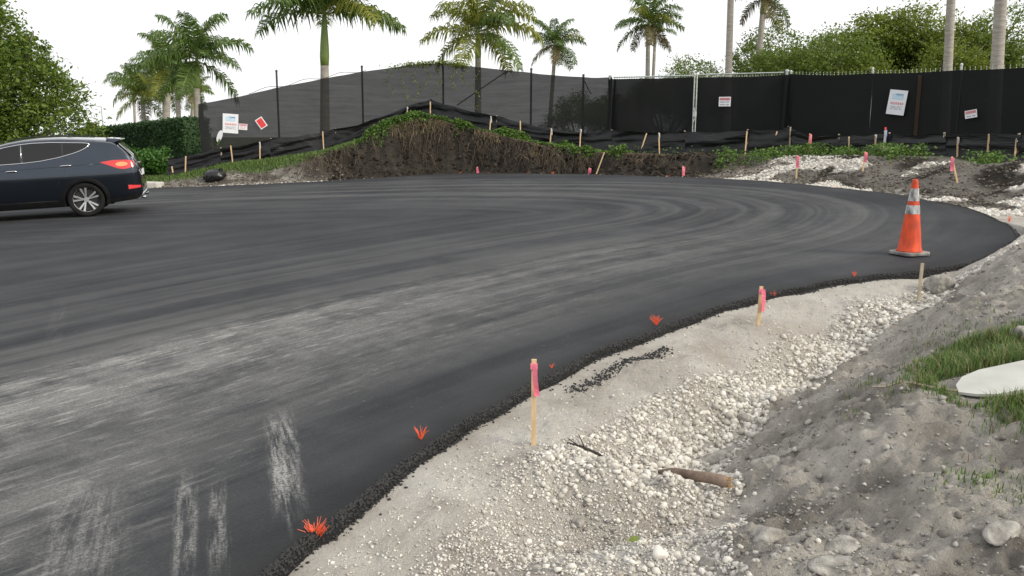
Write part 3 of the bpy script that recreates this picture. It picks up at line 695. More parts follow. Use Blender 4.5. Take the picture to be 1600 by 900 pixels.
# a spilled trail of crumbs on the shoulder
m2 = 1100; tt = r.random(m2); x2 = 0.42 + 0.85 * tt + r.normal(0, .03, m2); y2 = 5.72 + 0.95 * tt - 0.12 * np.sin(tt * 9) * .4 + r.normal(0, .045, m2)
z2 = near_height(x2, y2)[0]; s2 = r.uniform(0.004, 0.010, m2)
x2[-260:] = 0.70 + r.normal(0, .055, 260); y2[-260:] = 4.56 + r.normal(0, .022, 260); z2 = near_height(x2, y2)[0]
tag(link('asphalt_crumbs', stones('asphalt_crumbs', np.concatenate([P1, np.column_stack([x2, y2, z2 + s2 * .3])]), np.concatenate([size, s2]), M['crumb'], ICO1, seed=22)),
    'loose black asphalt crumbs along the raw edge', 'asphalt', kind='stuff')

# pale limestone rubble at the toe of the far bank
r = np.random.default_rng(31)
n = 26000
th = np.radians(r.uniform(-48, 100, n)); uu = r.random(n) ** 1.5 * 0.75
x = CX + (np.interp(th, E_TH, E_R) + uu * (np.interp(th, S_TH, S_R) - np.interp(th, E_TH, E_R)) + 0.1) * np.sin(th)
y = CY + (np.interp(th, E_TH, E_R) + uu * (np.interp(th, S_TH, S_R) - np.interp(th, E_TH, E_R)) + 0.1) * np.cos(th)
zb, bu2, bk2, bd2 = far_height(x, y)
lw = np.where(bd2 > 47, sstep(0.04, 0.18, fbm(x + 31, y, 0.95, 4) + 0.25 * (0.35 - bu2)), np.where(bd2 < -18, 1 - sstep(0.05, 0.16, bu2), 0.35 * (1 - sstep(0.03, 0.10, bu2))))
sel = (r.random(n) < lw) & (y > 13)
size = r.uniform(0.012, 0.05, n)
tag(link('limestone_rubble', stones('limestone_rubble', np.column_stack([x, y, zb])[sel], size[sel], M['stone'], ICO1, seed=32)), 'white limestone rubble at the foot of the far bank', 'rubble', kind='stuff')
sel = (r.random(n) < 0.5) & (lw < 0.5) & (y > 13) & (np.abs(bd2) > 0) & ((bd2 > 42) | (bd2 < -16))
tag(link('bank_clods', stones('bank_clods', np.column_stack([x, y, zb])[sel], size[sel] * 0.8, M['bankclod'], ICO1, seed=33)), 'grey clods lying on the far bank', 'soil', kind='stuff')

# ------------------------------------------------------------------ grass, ground cover and roots
def blades(name, P, H, W, mat, seed, lean=0.5):
    r = np.random.default_rng(seed); n = len(P)
    a = r.uniform(0, 6.283, n); dx, dy = np.cos(a), np.sin(a); px, py = -dy, dx
    ln = r.uniform(0.1, 1.0, n) * lean
    w = W * r.uniform(.6, 1.3, n); h = H
    b0 = P + np.stack([px * w, py * w, 0 * w - 0.01], 1); b1 = P - np.stack([px * w, py * w, 0 * w + 0.01], 1)
    m_ = P + np.stack([dx * ln * h * .35, dy * ln * h * .35, h * .6], 1)
    m0 = m_ + np.stack([px * w * .7, py * w * .7, 0 * w], 1); m1 = m_ - np.stack([px * w * .7, py * w * .7, 0 * w], 1)
    tp = P + np.stack([dx * ln * h, dy * ln * h, h * (1 - .25 * ln)], 1)
    V = np.stack([b0, b1, m1, m0, tp], 1).reshape(-1, 3)
    k = np.arange(n)[:, None] * 5
    F = np.concatenate([k + [0, 1, 2], k + [0, 2, 3], k + [3, 2, 4]])
    return mesh_np(name, V, F, mat)

r = np.random.default_rng(41)
n = 190000
x = r.uniform(1.6, 5.6, n); y = r.uniform(3.2, 7.8, n)
z, d, l, s = near_height(x, y)
# the lawn edge runs diagonally on the right, with a few loose tufts in front of it
edge_l = poly_dist(smooth_poly(np.array([(2.70, 2.5), (2.50, 3.65), (2.34, 4.35), (2.20, 4.95), (2.50, 5.45), (2.95, 5.95), (4.2, 6.5), (6.5, 8.6)]), .15, 4), x, y)[0]
gd = sstep(0.0, 0.35, edge_l + 0.22 * fbm(x, y, 1.6, 3)) * 0.85
for tx, ty, tr, td in ((2.2, 3.65, .16, .30), (2.32, 3.5, .12, .22), (1.98, 4.68, .05, .2), (2.35, 5.35, .10, .14), (3.6, 6.75, .25, .12), (1.72, 4.95, .04, .15)):
    gd = np.maximum(gd, td * np.exp(-((x - tx) ** 2 + (y - ty) ** 2) / tr ** 2))
onboard = (x > 2.56) & (x < 3.6) & (np.abs(y - 4.70 - 0.1 * (x - 2.6)) < 0.24)
sel = (r.random(n) < gd) & (l > 0.1) & ~onboard
P = np.column_stack([x, y, z])[sel]; H = r.uniform(.03, .12, sel.sum()) * (0.45 + 0.55 * sstep(0.0, 0.5, edge_l[sel]))
dry = r.random(sel.sum()) < 0.16
tag(link('lawn_grass', blades('lawn_grass', P[~dry], H[~dry], 0.0034, M['grass'], 42, 1.0)), 'long green grass at the right of the dirt verge', 'grass', kind='stuff')
tag(link('dry_grass', blades('dry_grass', P[dry], H[dry], 0.003, M['drygrass'], 43, .9)), 'dry straw blades among the green grass', 'grass', kind='stuff')

def leaf_quads(P, size, r, flat=0.0, aspect=0.55):
    n = len(P)
    nrm = r.normal(0, 1, (n, 3)); nrm[:, 2] = np.abs(nrm[:, 2]) + flat; nrm /= np.linalg.norm(nrm, axis=1)[:, None]
    t = np.cross(nrm, r.normal(0, 1, (n, 3))); t /= np.linalg.norm(t, axis=1)[:, None] + 1e-9
    b = np.cross(nrm, t)
    s = size[:, None] if hasattr(size, '__len__') else size
    droop = -nrm * 0.18
    V = np.stack([P - t * s, P + b * s * aspect, P + (t + droop) * s, P - b * s * aspect], 1).reshape(-1, 3)
    F = np.arange(n)[:, None] * 4 + np.array([0, 1, 2, 3])
    return V, F

def bank_points(n, seed, deg0, deg1, u0, u1):
    r = np.random.default_rng(seed)
    th = np.radians(r.uniform(deg0, deg1, n)); uu = r.uniform(u0, u1, n)
    er = np.interp(th, E_TH, E_R); sr = np.interp(th, S_TH, S_R); rr = er + uu * (sr - er)
    x = CX + rr * np.sin(th); y = CY + rr * np.cos(th)
    z, u, k, dg = far_height(x, y)
    return x, y, z, u, dg, r

x, y, z, u, dg, r = bank_points(90000, 51, -42, 78, 0.42, 1.06)
nzz = fbm(x, y, 1.2, 3)
mound = sstep(-20, -12, dg) * (1 - sstep(28, 34, dg))
den = np.where(dg < -12, sstep(0.50, 0.72, u + 0.15 * nzz), np.where(dg < 28, sstep(0.50, 0.70, u + 0.42 * nzz), sstep(0.62, 0.85, u + 0.5 * nzz) * np.where(dg > 42, 0.55 * sstep(-0.12, 0.12, fbm(x + 8, y, 0.7, 3)), 0.02)))
sel = (r.random(len(x)) < den)
g_ = sel & (dg < -8); c_ = sel & (dg >= -14)
tag(link('bank_grass', blades('bank_grass', np.column_stack([x, y, z])[g_], r.uniform(.05, .14, g_.sum()), 0.012, M['grass'], 52)), 'short green grass along the crest left of the mound', 'grass', kind='stuff')
P = np.column_stack([x, y, z + r.uniform(0.0, 0.20, len(x)) * (0.4 + 1.2 * sstep(-.2, .3, nzz))])[c_]
V, F = leaf_quads(P, r.uniform(.025, .06, len(P)), r, 0.6)
tag(link('ground_cover', mesh_np('ground_cover', V, F, M['cover'])), 'green creeping ground cover on the mound crest', 'ground cover', kind='stuff')

# dark lumps of soil on and below the cut face
x, y, z, u, dg, r = bank_points(9000, 57, -18.5, 44, 0.05, 0.72)
size = np.clip(0.022 * np.exp(r.normal(0, .6, len(x))), .008, .10); keep_ = r.random(len(x)) < np.where(u < .2, .9, .55)
tag(link('dark_clods', stones('dark_clods', np.column_stack([x, y, z])[keep_], size[keep_], M['darkclod'], ICO1, seed=58)), 'dark lumps of soil on the cut mound face', 'soil', kind='stuff')
# brown thatch hanging over the lip of the cut
x, y, z, u, dg, r = bank_points(7000, 59, -24, 34, 0.48, 0.74)
keep_ = r.random(len(x)) < sstep(-.15, .25, fbm(x, y, 1.1, 3)); P = np.column_stack([x, y - .05, z + .03])[keep_]
tag(link('thatch', blades('thatch', P, -r.uniform(.06, .24, len(P)), .008, M['drygrass'], 60, .7)), 'brown thatch hanging over the lip of the mound', 'grass', kind='stuff')

# bare roots hanging down the cut face of the mound
mb = MB(); rr_ = random.Random(5)
centres = [(rr_.uniform(-23, 24) if q % 6 else rr_.uniform(24, 46), rr_.uniform(.42, .70), rr_.uniform(.5, 1.6)) for q in range(70)]
RP = []
for i in range(1500):
    c0 = centres[rr_.randrange(len(centres))]
    th = R(c0[0] + rr_.gauss(0, 1.1)); uu = min(.74, c0[1] + rr_.gauss(0, .05))
    er = float(np.interp(th, E_TH, E_R)); sr = float(np.interp(th, S_TH, S_R))
    ln = rr_.uniform(.06, .26) * c0[2] * .55; sw = rr_.gauss(0, .012); out = rr_.uniform(.02, .16)
    for k in range(6):
        u_ = max(uu - ln * k / 5, .06); q = er + u_ * (sr - er); an = th + sw * k / 5 + .002 * math.sin(k * 2.1 + i)
        RP.append((CX + q * math.sin(an), CY + q * math.cos(an), out * math.sin(math.pi * (.15 + .75 * k / 5)), rr_.uniform(0, .03)))
RP = np.array(RP); zr = far_height(RP[:, 0], RP[:, 1])[0]
for i in range(1500):
    w = rr_.uniform(.003, .008); path = []
    for k in range(6):
        q = RP[i * 6 + k]; path.append((q[0], q[1] - q[2], float(zr[i * 6 + k]) + .01 + q[3]))
    mb.tube(path, [w, w, w * .9, w * .75, w * .6, w * .35], 3, False)
tag(mb.build('roots', M['root']), 'tangle of bare roots hanging down the cut mound face', 'roots', kind='stuff')

# ------------------------------------------------------------------ trees
def tree_meshes(key, blobs, leaf, nclump, per, seed, mat, spread=0.32):
    """leaf clumps on the surface of a set of blobs -> crown mesh"""
    r = np.random.default_rng(seed)
    B = np.array(blobs, float); wgt = B[:, 3] ** 2; wgt /= wgt.sum()
    k = r.choice(len(B), nclump, p=wgt)
    dirs = r.normal(0, 1, (nclump, 3)); dirs[:, 2] = dirs[:, 2] * 0.9 + 0.15; dirs /= np.linalg.norm(dirs, axis=1)[:, None]
    rad = B[k, 3] * (0.62 + 0.42 * r.random(nclump) ** 0.6)
    C = B[k, :3] + dirs * rad[:, None] * np.array([1, 1, .85])
    P = np.repeat(C, per, 0) + r.normal(0, 1, (nclump * per, 3)) * np.repeat(B[k, 3] * spread * r.uniform(.5, 1.1, nclump), per)[:, None] * np.array([.6, .6, .45])
    V, F = leaf_quads(P, leaf * r.uniform(.6, 1.3, len(P)), r, 0.25, 0.5)
    return mesh_np('crown_' + key, V, F, mat)

def trunk_mesh(key, base_r, blobs, zbase=0.0, fork=0.35):
    mb = MB(); rr = random.Random(hash(key) % 1000 if False else len(blobs) * 7 + int(base_r * 100))
    cz = sum(b[2] for b in blobs) / len(blobs); cx = sum(b[0] for b in blobs) / len(blobs); cy = sum(b[1] for b in blobs) / len(blobs)
    f = Vector((cx * .3, cy * .3, zbase + (cz - zbase) * fork))
    mb.tube([(0, 0, zbase - .2), (cx * .06, cy * .05, zbase + (f.z - zbase) * .4), f], [base_r * 1.25, base_r, base_r * .8], 9)
    for b in blobs:
        e = Vector(b[:3]); mid = f.lerp(e, .5) + Vector((rr.uniform(-.2, .2), rr.uniform(-.2, .2), .25))
        mb.tube([f - Vector((0, 0, .15)), mid, e, e + (e - mid) * .5], [base_r * .6, base_r * .38, base_r * .2, base_r * .06], 6)
    return mb.mesh('trunk_' + key, M['bark'], True)

def tree(name, loc, label, crown, trunk, group=None, rz=0.0, sc=1.0, cat='tree'):
    t = thing(name, loc, label, cat, group, rz); t.scale = (sc, sc, sc) if not hasattr(sc, '__len__') else sc
    link('trunk', trunk, t); link('crown', crown, t); return t

rb = random.Random(3)
def blobset(n, rx, rz, z0, rmin, rmax):
    return [(rb.uniform(-rx, rx), rb.uniform(-rx, rx), z0 + rb.uniform(0, rz), rb.uniform(rmin, rmax)) for _ in range(n)]

# broad tree behind the car, spilling in from the left
BL = [(-1.2, 0.0, 4.0, 2.6), (1.0, .2, 3.2, 2.0), (2.6, -.3, 2.2, 1.5), (1.7, -.6, 4.1, 1.5), (0.2, -.8, 5.3, 1.7), (3.3, .3, 1.4, 1.0), (0.5, -1.2, 2.0, 1.6), (2.4, .4, 3.3, 1.2), (-2.4, .5, 6.0, 1.9), (1.2, -1.3, 1.0, 1.2), (3.9, .1, .9, .65), (1.0, -.5, 5.5, 1.15), (1.9, -.2, 4.9, .8)]
tree('broadleaf_tree', (-19.3, 31.0, -0.2), 'dense broadleaf tree behind the parked car at the left edge', tree_meshes('left', BL, 0.078, 1150, 42, 61, M['leafgreen']), trunk_mesh('left', .28, BL))
# sea grape whose twig tip shows in the top left corner
SG = [(0.0, 0, 5.6, 1.0), (0.5, -.2, 6.2, .7), (-.9, .2, 5.2, 1.2), (-.2, .1, 6.6, .9)]
sg = tree('sea_grape_tree', (-17.75, 28.2, -0.1), 'sea grape with big round leaves in the top left corner', tree_meshes('seagrape', SG, 0.17, 70, 9, 62, M['seagrape']), trunk_mesh('seagrape', .14, SG))
link('old_leaves', tree_meshes('seagrape_old', [(0.5, -.4, 6.2, .6)], 0.15, 10, 2, 63, M['redleaf']), sg)

# wood of round-crowned trees behind the right-hand fence
variants = []
for q in range(4):
    bs = blobset(11, 2.9, 3.2, 3.9, .7, 1.7) + blobset(5, 2.8, 1.0, 2.2, 1.0, 1.6)
    variants.append((tree_meshes('wood%d' % q, bs, 0.08, 850, 36, 70 + q, M['leafdark'] if q % 2 else M['leafy'], .36), trunk_mesh('wood%d' % q, .22, bs)))
WOOD = [  # x, y, z0, scale, variant, label
    (10.2, 56, -0.9, 0.79, 1, 'small dark tree at the left end of the wood, behind the pair of slim palms'),
    (13.2, 55, -0.9, 0.92, 3, 'low rounded tree left of the bare palm trunk above the gate'),
    (15.6, 57, -0.9, 0.87, 0, 'low tree directly behind the gate, between two bare palm trunks'),
    (18.4, 54, -0.9, 1.22, 1, 'dark round tree just right of the palm above the gate corner'),
    (21.0, 55, -0.9, 1.18, 3, 'dark tree behind the fence, left of the tallest crown in the wood'),
    (24.2, 55, -0.9, 1.33, 2, 'tallest loose-crowned tree in the middle of the wood'),
    (23.0, 50, -0.9, 1.00, 0, 'sunlit yellowish tree in front of the tallest one'),
    (27.6, 54, -0.9, 1.25, 3, 'round tree behind the thinner of the two right-hand palm trunks'),
    (27.0, 49, -0.9, 0.95, 2, 'low sunlit tree just above the poster on the right fence'),
    (30.8, 54, -0.9, 1.13, 1, 'dark tree between the two bare palm trunks at the right'),
    (31.5, 48, -0.9, 0.97, 0, 'light green tree behind the thick palm trunk at the right'),
    (34.8, 53, -0.9, 1.25, 2, 'last tree of the wood, cut by the right edge'),
    (18.9, 49, -0.9, 0.84, 2, 'low bright tree front of the wood, left of the tilted row of crowns'),
]
for i, (x, y, z, sc, vq, lb) in enumerate(WOOD):
    tree('broadleaf_tree', (x, y, z), lb, variants[vq][0], variants[vq][1], 'trees of the wood behind the fence', i * 1.3, (sc * 1.05, sc * 1.05, sc))

# dark thicket dimly seen through the mesh fence
for i, (x, y, sc, lb) in enumerate([(2.6, 33, .34, 'dark bush dimly seen through the mesh left of the gate post'), (4.2, 34, .42, 'taller dark bush seen through the mesh beside the gate post')]):
    tree('bush', (x, y, 0.6), lb, variants[1][0], variants[1][1], 'bushes behind the mesh fence', i * 2.1, sc, 'bush')

# ------------------------------------------------------------------ palms
def frond_mesh(key, L, elev, droop, mat, seed, side=0.0, n=62):
    r = random.Random(seed); mb = MB(); path = []; p = Vector((0, 0, 0)); a = elev; seg = 14
    for i in range(seg + 1):
        path.append(p.copy()); p = p + Vector((math.cos(a), side * (i / seg) * .25, math.sin(a))) * (L / seg); a -= droop / seg * (0.45 + 1.3 * i / seg)
    rach = MB().tube(path, [0.032 * (1 - .85 * i / seg) for i in range(seg + 1)], 4, False)
    for i in range(n):
        t = 0.10 + 0.90 * i / (n - 1); f = t * seg; k = min(int(f), seg - 1); c = path[k].lerp(path[k + 1], f - k)
        tg = (path[k + 1] - path[k]).normalized()
        ll = L * (0.13 + 0.18 * math.sin(math.pi * min(1, t * .85 + .12))) * r.uniform(.85, 1.1)
        for sgn in (-1, 1):
            lat = Vector((0, sgn, 0)); up = tg.cross(lat) * sgn
            ang = r.uniform(-.5, .75)                        # leaflets stand in several planes
            dr = (lat * math.cos(ang) + Vector((0, 0, 1)) * math.sin(ang) * .8 + tg * r.uniform(.35, .7)).normalized()
            m_ = c + dr * ll * .5; e = c + dr * ll * .86 + Vector((0, 0, -1)) * ll * r.uniform(.28, .62)
            w = tg * (0.022 + 0.005 * L)
            mb.add([c - w * .6, c + w * .6, m_ + w, m_ - w, e], [(0, 1, 2, 3), (3, 2, 4)])
    me = mb.mesh('frond_' + key, mat); ra = rach
    k0 = len(me.vertices)
    both = MB(); both.v = mb.v + ra.v; both.f = mb.f + [tuple(i + k0 for i in q) for q in ra.f]
    me2 = bpy.data.meshes.new('frond_' + key); me2.from_pydata(both.v, [], both.f); me2.materials.append(mat); me2.materials.append(M['rachis'])
    idx = [0] * len(mb.f) + [1] * len(ra.f); me2.polygons.foreach_set('material_index', idx); me2.update(); bpy.data.meshes.remove(me)
    return me2

FR = {}
for mk, mt in (('g', 'frond'), ('y', 'frondyellow'), ('o', 'frondold')):
    for vi, (el, dp) in enumerate(((1.2, 1.0), (0.75, 1.25), (0.30, 1.0), (-0.40, 0.9))):
        for wv in range(2):
            FR[(mk, vi, wv)] = frond_mesh('%s%d%d' % (mk, vi, wv), 3.0, el + wv * .12, dp + wv * .25, M[mt], 100 + vi * 7 + wv * 3, side=(wv - .5) * .8)

PALM_UNIT = {}
def palm(base, top, rad, label, sc=1.0, shaft=1.8, yellow=0.1, old=0.0, nf=15, seed=1, bend=0.0, group='palms behind the fence', full=True, name='royal_palm', vmin=0, vmax=3):
    r = random.Random(seed); b = Vector(base); t = Vector(top)
    o = thing(name, b, label, 'palm tree', group)
    d = t - b; n = 9; path = []; rads = []
    for i in range(n):
        f = i / (n - 1); q = d * f; q.x += bend * math.sin(math.pi * f) * .5
        path.append(q); rads.append(rad * (1.18 - .42 * f + .10 * math.sin(math.pi * min(1, f * 1.4))))
    hs = shaft / d.length if d.length else 0
    cut = 1 - hs
    def at_(f):
        q = d * f; q = Vector(q); q.x += bend * math.sin(math.pi * f) * .5; return q
    MB().tube([at_(cut * i / 8) for i in range(9)], [rad * (1.15 - .30 * i / 8) for i in range(9)], 12).build('trunk', M['palmtrunk'], o, True)
    cs = MB().tube([at_(cut + hs * i / 6) for i in range(7)], [rad * (.86, .98, .92, .80, .66, .52, .36)[i] for i in range(7)], 12).build('crownshaft', M['crownshaft'], o, True)
    for i in range(nf):
        f = i / nf; vi = min(vmax, int(vmin + f * (vmax + 1 - vmin)))
        mk = 'y' if r.random() < yellow else 'g'
        if vi == 3 and r.random() < old: mk = 'o'
        fr = link('frond', FR[(mk, vi, r.randrange(2))], o, d + Vector((0, 0, -.06 * vi * sc)), (r.uniform(-.12, .12), r.uniform(-.12, .12), i * 2.399 + r.uniform(-.25, .25)))
        k = sc * r.uniform(.88, 1.08); fr.scale = (k, k, k)
    return o

PALMS = [
    ((-8.02, 36, 0.2), (-7.78, 36, 6.95), .205, 'large royal palm with green crownshaft cut by the top edge, left of the mound', 1.12, 2.2, .05, 0, 22, 2, 0, dict(vmax=2)),
    ((-1.62, 40, 0.2), (-1.57, 40, 6.7), .155, 'royal palm with yellow-green fronds rising above the mound', 1.0, 1.3, .6, 0, 19, 5, 0),
    ((2.55, 62, -.5), (3.13, 62, 8.4), .15, 'smaller palm with a skirt of drooping fronds right of the yellow-green palm', .78, 1.0, .1, .5, 20, 9, 0),
    ((9.6, 60, -.5), (9.44, 60, 9.6), .17, 'slim palm above the left end of the gate, nearer of a pair', .86, 1.0, .15, .6, 18, 11, 0),
    ((10.75, 66, -.5), (10.95, 66, 9.6), .14, 'thin brown palm half hidden behind the slim palm over the gate', .6, .9, .1, 1.0, 9, 13, 0),
    ((11.7, 46, 0), (11.5, 46, 12.4), .19, 'bare grey palm trunk above the gate warning sign, crown out of view', 1.0, 2.0, .1, 0, 14, 15, 0),
    ((15.45, 55, -.3), (15.95, 55, 10.6), .215, 'leaning palm with drooping fronds at the top edge, right of the gate', .84, 1.2, .1, .4, 17, 17, 0),
    ((21.55, 42, 0), (21.0, 42, 12.6), .215, 'thinner of the two bare palm trunks above the right fence', 1.0, 2.0, .1, 0, 14, 19, 0),
    ((19.4, 34, .2), (18.9, 34, 11.6), .235, 'thicker bare palm trunk nearest the right edge', 1.0, 2.0, .1, 0, 14, 21, 0),
    ((-16.9, 45, -.6), (-16.5, 45, 5.9), .185, 'tallest palm of the left group, beside the end of the mesh fence', .98, 1.6, .1, 0, 18, 23, 0),
    ((-21.9, 52, -.8), (-20.85, 52, 6.0), .23, 'thick-trunked leaning palm in the left group above the hedge', .86, 1.6, .1, .2, 18, 25, .3),
    ((-26.1, 60, -1), (-26.0, 60, 4.6), .17, 'low coconut palm with yellow fronds at the left of the group', .8, .6, .8, .3, 15, 27, 0),
    ((-22.9, 58, -1), (-22.7, 58, 5.2), .18, 'palm with hanging fronds between the thick palm and the tallest one', .7, 1.0, .1, .3, 15, 29, 0),
    ((-25.5, 62, -1), (-25.2, 62, 6.3), .18, 'slender palm directly right of the thick-trunked leaning one', .9, 1.0, .1, .2, 15, 31, 0),
    ((-33.5, 75, -1), (-33.2, 75, 6.4), .12, 'farthest thin palm at the left side of the group', .85, .8, .2, .2, 13, 33, 0),
    ((-24.3, 64, -1), (-23.8, 64, 5.0), .13, 'small thin palm with bent trunk right of the low hanging one', .55, .8, .1, .5, 12, 35, -.5),
]
for q in PALMS:
    palm(*q[:11], **(q[11] if len(q) > 11 else {}))

# ------------------------------------------------------------------ clipped hedge and shrubs at the left
def hedge():
    r = np.random.default_rng(81)
    A = Vector((-11.55, 31.0, 0)); B = Vector((-18.3, 37.0, 0)); ax = (B - A).normalized(); nr = Vector((ax.y, -ax.x, 0))   # nr points away from the view
    if nr.y > 0: nr = -nr
    Lh = (B - A).length; wd = 0.55
    t = thing('clipped_hedge', A, 'long clipped dark green hedge wall left of the mesh fence', 'hedge')
    # solid inner core, added to block light behind the leaves
    mb = MB(); ns = 24
    def top(s): return 2.50 - 0.42 * s + 0.03 * math.sin(s * 23)
    for i in range(ns):
        s0, s1 = i / ns, (i + 1) / ns
        q = []
        for s in (s0, s1):
            c = ax * (Lh * s)
            for w in (-wd + .06, wd - .06):
                for zz in (-1.0, top(s) - .07): q.append(c + nr * w + Vector((0, 0, zz)))
        mb.add(q, [(0, 1, 5, 4), (2, 6, 7, 3), (1, 3, 7, 5)] + ([(0, 2, 3, 1)] if i == 0 else []) + ([(4, 5, 7, 6)] if i == ns - 1 else []))
    mb.build('light_block_core', M['leafhedge'], t)
    # leafy skin
    n = 26000; k = r.random(n); s = r.random(n); P = np.zeros((n, 3))
    tops = 2.50 - 0.42 * s
    w = np.where(k < .62, wd, np.where(k < .8, r.uniform(-wd, wd, n), np.where(k < .9, -wd, 0)))
    zz = np.where((k >= .62) & (k < .8), tops, r.uniform(-.6, 1, n) * tops)
    s = np.where(k >= .9, 0.0, s); zz = np.where(k >= .9, r.uniform(-.3, 1, n) * 2.5, zz); w = np.where(k >= .9, r.uniform(-wd, wd, n), w)
    P[:, 0] = ax.x * Lh * s + nr.x * w; P[:, 1] = ax.y * Lh * s + nr.y * w; P[:, 2] = zz
    P += r.normal(0, .035, P.shape)
    V, F = leaf_quads(P, r.uniform(.03, .06, n), r, 0.0, .6)
    link('foliage', mesh_np('hedge_foliage', V, F, M['leafhedge']), t)
hedge()

shrub_crowns = []
for q in range(2):
    bs = blobset(5, .5, .35, .35, .3, .45)
    shrub_crowns.append((tree_meshes('shrub%d' % q, bs, .05, 220, 22, 90 + q, M['leafshrub'], .4), trunk_mesh('shrub%d' % q, .035, bs)))
for i, (x, y, sc, lb) in enumerate([(-11.9, 27.9, 1.05, 'bright green shrub nearest the silt fence, beside the kerb'), (-12.9, 28.5, 1.25, 'bright green shrub second from the silt fence'),
                                    (-14.1, 29.2, 1.25, 'bright green shrub just behind the tail of the car'), (-15.4, 29.8, 1.3, 'green shrub mostly hidden behind the car roof')]):
    tree('shrub', (x, y, hz(x, y) - .1), lb, shrub_crowns[i % 2][0], shrub_crowns[i % 2][1], 'shrubs in front of the hedge', i * 1.7, sc, 'shrub')
tree('shrub', (-18.9, 36.4, 0.9), 'small dark bush at the far end of the hedge above the car', tree_meshes('darkbush', [(0, 0, .55, .45), (.2, 0, .9, .35)], .05, 120, 24, 95, M['leafhedge'], .4), trunk_mesh('darkbush', .04, [(0, 0, .55, .45), (.2, 0, .9, .35)]), None, 0, 1.0, 'shrub')

# concrete kerb end
kx, ky = -10.95, 26.0
mb = MB(); poly = [(0, -.22), (0.10, -.1), (0.10, .12), (0, .24), (-7, .24), (-7, -.22)]
mb.prism(poly, -.3, .16)
kb = mb.build('concrete_kerb', M['concrete']); kb.location = (kx, ky, float(plane(kx, ky)) - .03); kb.rotation_euler = (0, 0.03, -0.05)
bv = kb.modifiers.new('bevel', 'BEVEL'); bv.width = .03; bv.segments = 2
tag(kb, 'pale concrete kerb end between the car and the silt fence', 'kerb')

# ------------------------------------------------------------------ mesh fences and gate
FTOP = np.array([(-10.5, 28.5, 2.91), (-9.25, 28.8, 3.19), (-8.02, 29.1, 3.48), (-6.46, 29.3, 3.81), (-5.16, 29.4, 4.03), (-3.51, 29.4, 4.27), (-2.36, 29.3, 4.32), (-1.15, 29.1, 4.18),
                 (0.65, 28.8, 3.95), (2.36, 28.2, 3.78), (3.26, 27.8, 3.74), (5.77, 26.9, 3.74), (8.35, 26, 3.75), (9.33, 25, 3.66), (10.12, 24, 3.63), (11.02, 22.9, 3.6), (11.81, 21.8, 3.57), (12.41, 20.8, 3.55), (13.08, 19.5, 3.49), (13.9, 17.6, 3.4)])
def ftop(x): return np.array([np.interp(x, FTOP[:, 0], FTOP[:, 1]), np.interp(x, FTOP[:, 0], FTOP[:, 2])])

def screen_panel(parent, xa, xb, seed, top_off=0.0, sag=0.03, height=2.35, name='mesh_panel', mat='screen'):
    n, m = 28, 10; r = np.random.default_rng(seed)
    xs = np.linspace(xa, xb, n); V = []
    for i, x in enumerate(xs):
        yy, zt = ftop(x); f = i / (n - 1)
        zt = zt + top_off - sag * math.sin(math.pi * f) + 0.02 * vnoise(np.array([x * 2.3]), np.array([seed * 1.7]))[0]
        for j in range(m):
            g = j / (m - 1)
            bil = 0.05 * vnoise(np.array([x * 1.3 + seed]), np.array([g * 2.5]))[0] + 0.03 * vnoise(np.array([x * 4 + seed]), np.array([g * 5.]))[0]
            V.append((x, yy + bil, zt - height * g))
    i = np.arange(n * m).reshape(n, m)
    F = np.stack([i[:-1, :-1].ravel(), i[1:, :-1].ravel(), i[1:, 1:].ravel(), i[:-1, 1:].ravel()], 1)
    return link(name, mesh_np(name, V, F, M[mat], True), parent)

def post(parent, x, up, down, rad, mat, back=0.09, name='post', lean=0.0):
    yy, zt = ftop(x)
    mb = MB().tube([(x - lean, yy + back, zt - down), (x, yy + back, zt + up)], rad, 8)
    mb.lathe([(rad * 1.3, -.01), (rad * 1.3, .02), (rad * .6, .05)], 8); 
    k = len(mb.v) - 24
    for q in range(k, len(mb.v)): mb.v[q] = (mb.v[q][0] + x, mb.v[q][1] + yy + back, mb.v[q][2] + zt + up)
    return mb.build(name, mat, parent)

def rail(parent, xa, xb, dz, rad, mat, back=0.05, name='top_rail'):
    pts = []
    for x in np.linspace(xa, xb, 8):
        yy, zt = ftop(x); pts.append((x, yy + back, zt + dz))
    return MB().tube(pts, rad, 6).build(name, mat, parent)

def tips(parent, xa, xb, dz, name='wire_tips'):
    """twisted wire ends along the top of the chain link"""
    mb = MB(); n = int((xb - xa) / .075)
    for i in range(n):
        x = xa + (xb - xa) * (i + .5) / n; yy, zt = ftop(x)
        mb.tube([(x - .012, yy + .05, zt + dz - .08), (x, yy + .05, zt + dz), (x + .006, yy + .05, zt + dz + .05)], .0045, 3, False)
        mb.tube([(x + .03, yy + .05, zt + dz - .08), (x, yy + .05, zt + dz), (x - .006, yy + .05, zt + dz + .045)], .0045, 3, False)
    return tag(mb.build(name, M['galv'], parent), kind='stuff')

f1 = thing('mesh_fence', (0, 0, 0), 'sagging black mesh fence climbing over the mound to the gate', 'fence')
xs = [-10.5, -8.02, -5.16, -2.36, 0.65, 2.36, 3.26]
for i in range(6): screen_panel(f1, xs[i], xs[i + 1], 3 + i, 0, .02)
for x, up in ((-10.42, .1), (-8.02, .55), (-5.16, .17), (-2.36, .28), (0.65, .12), (2.36, .05)): post(f1, x, up, 2.6, .035, M['darkpost'], lean=0.02)
ya, za = ftop(-.2); yb, zb_ = ftop(-1.8)
MB().tube([(-.2, ya + .12, za - .05), (-1.9, yb + .12, zb_ - 1.35)], .022, 6).build('brace', M['darkpost'], f1)
MB().tube([(2.36, 28.3, 3.72), (2.6, 28.25, 3.25)], .018, 5).build('brace', M['darkpost'], f1)
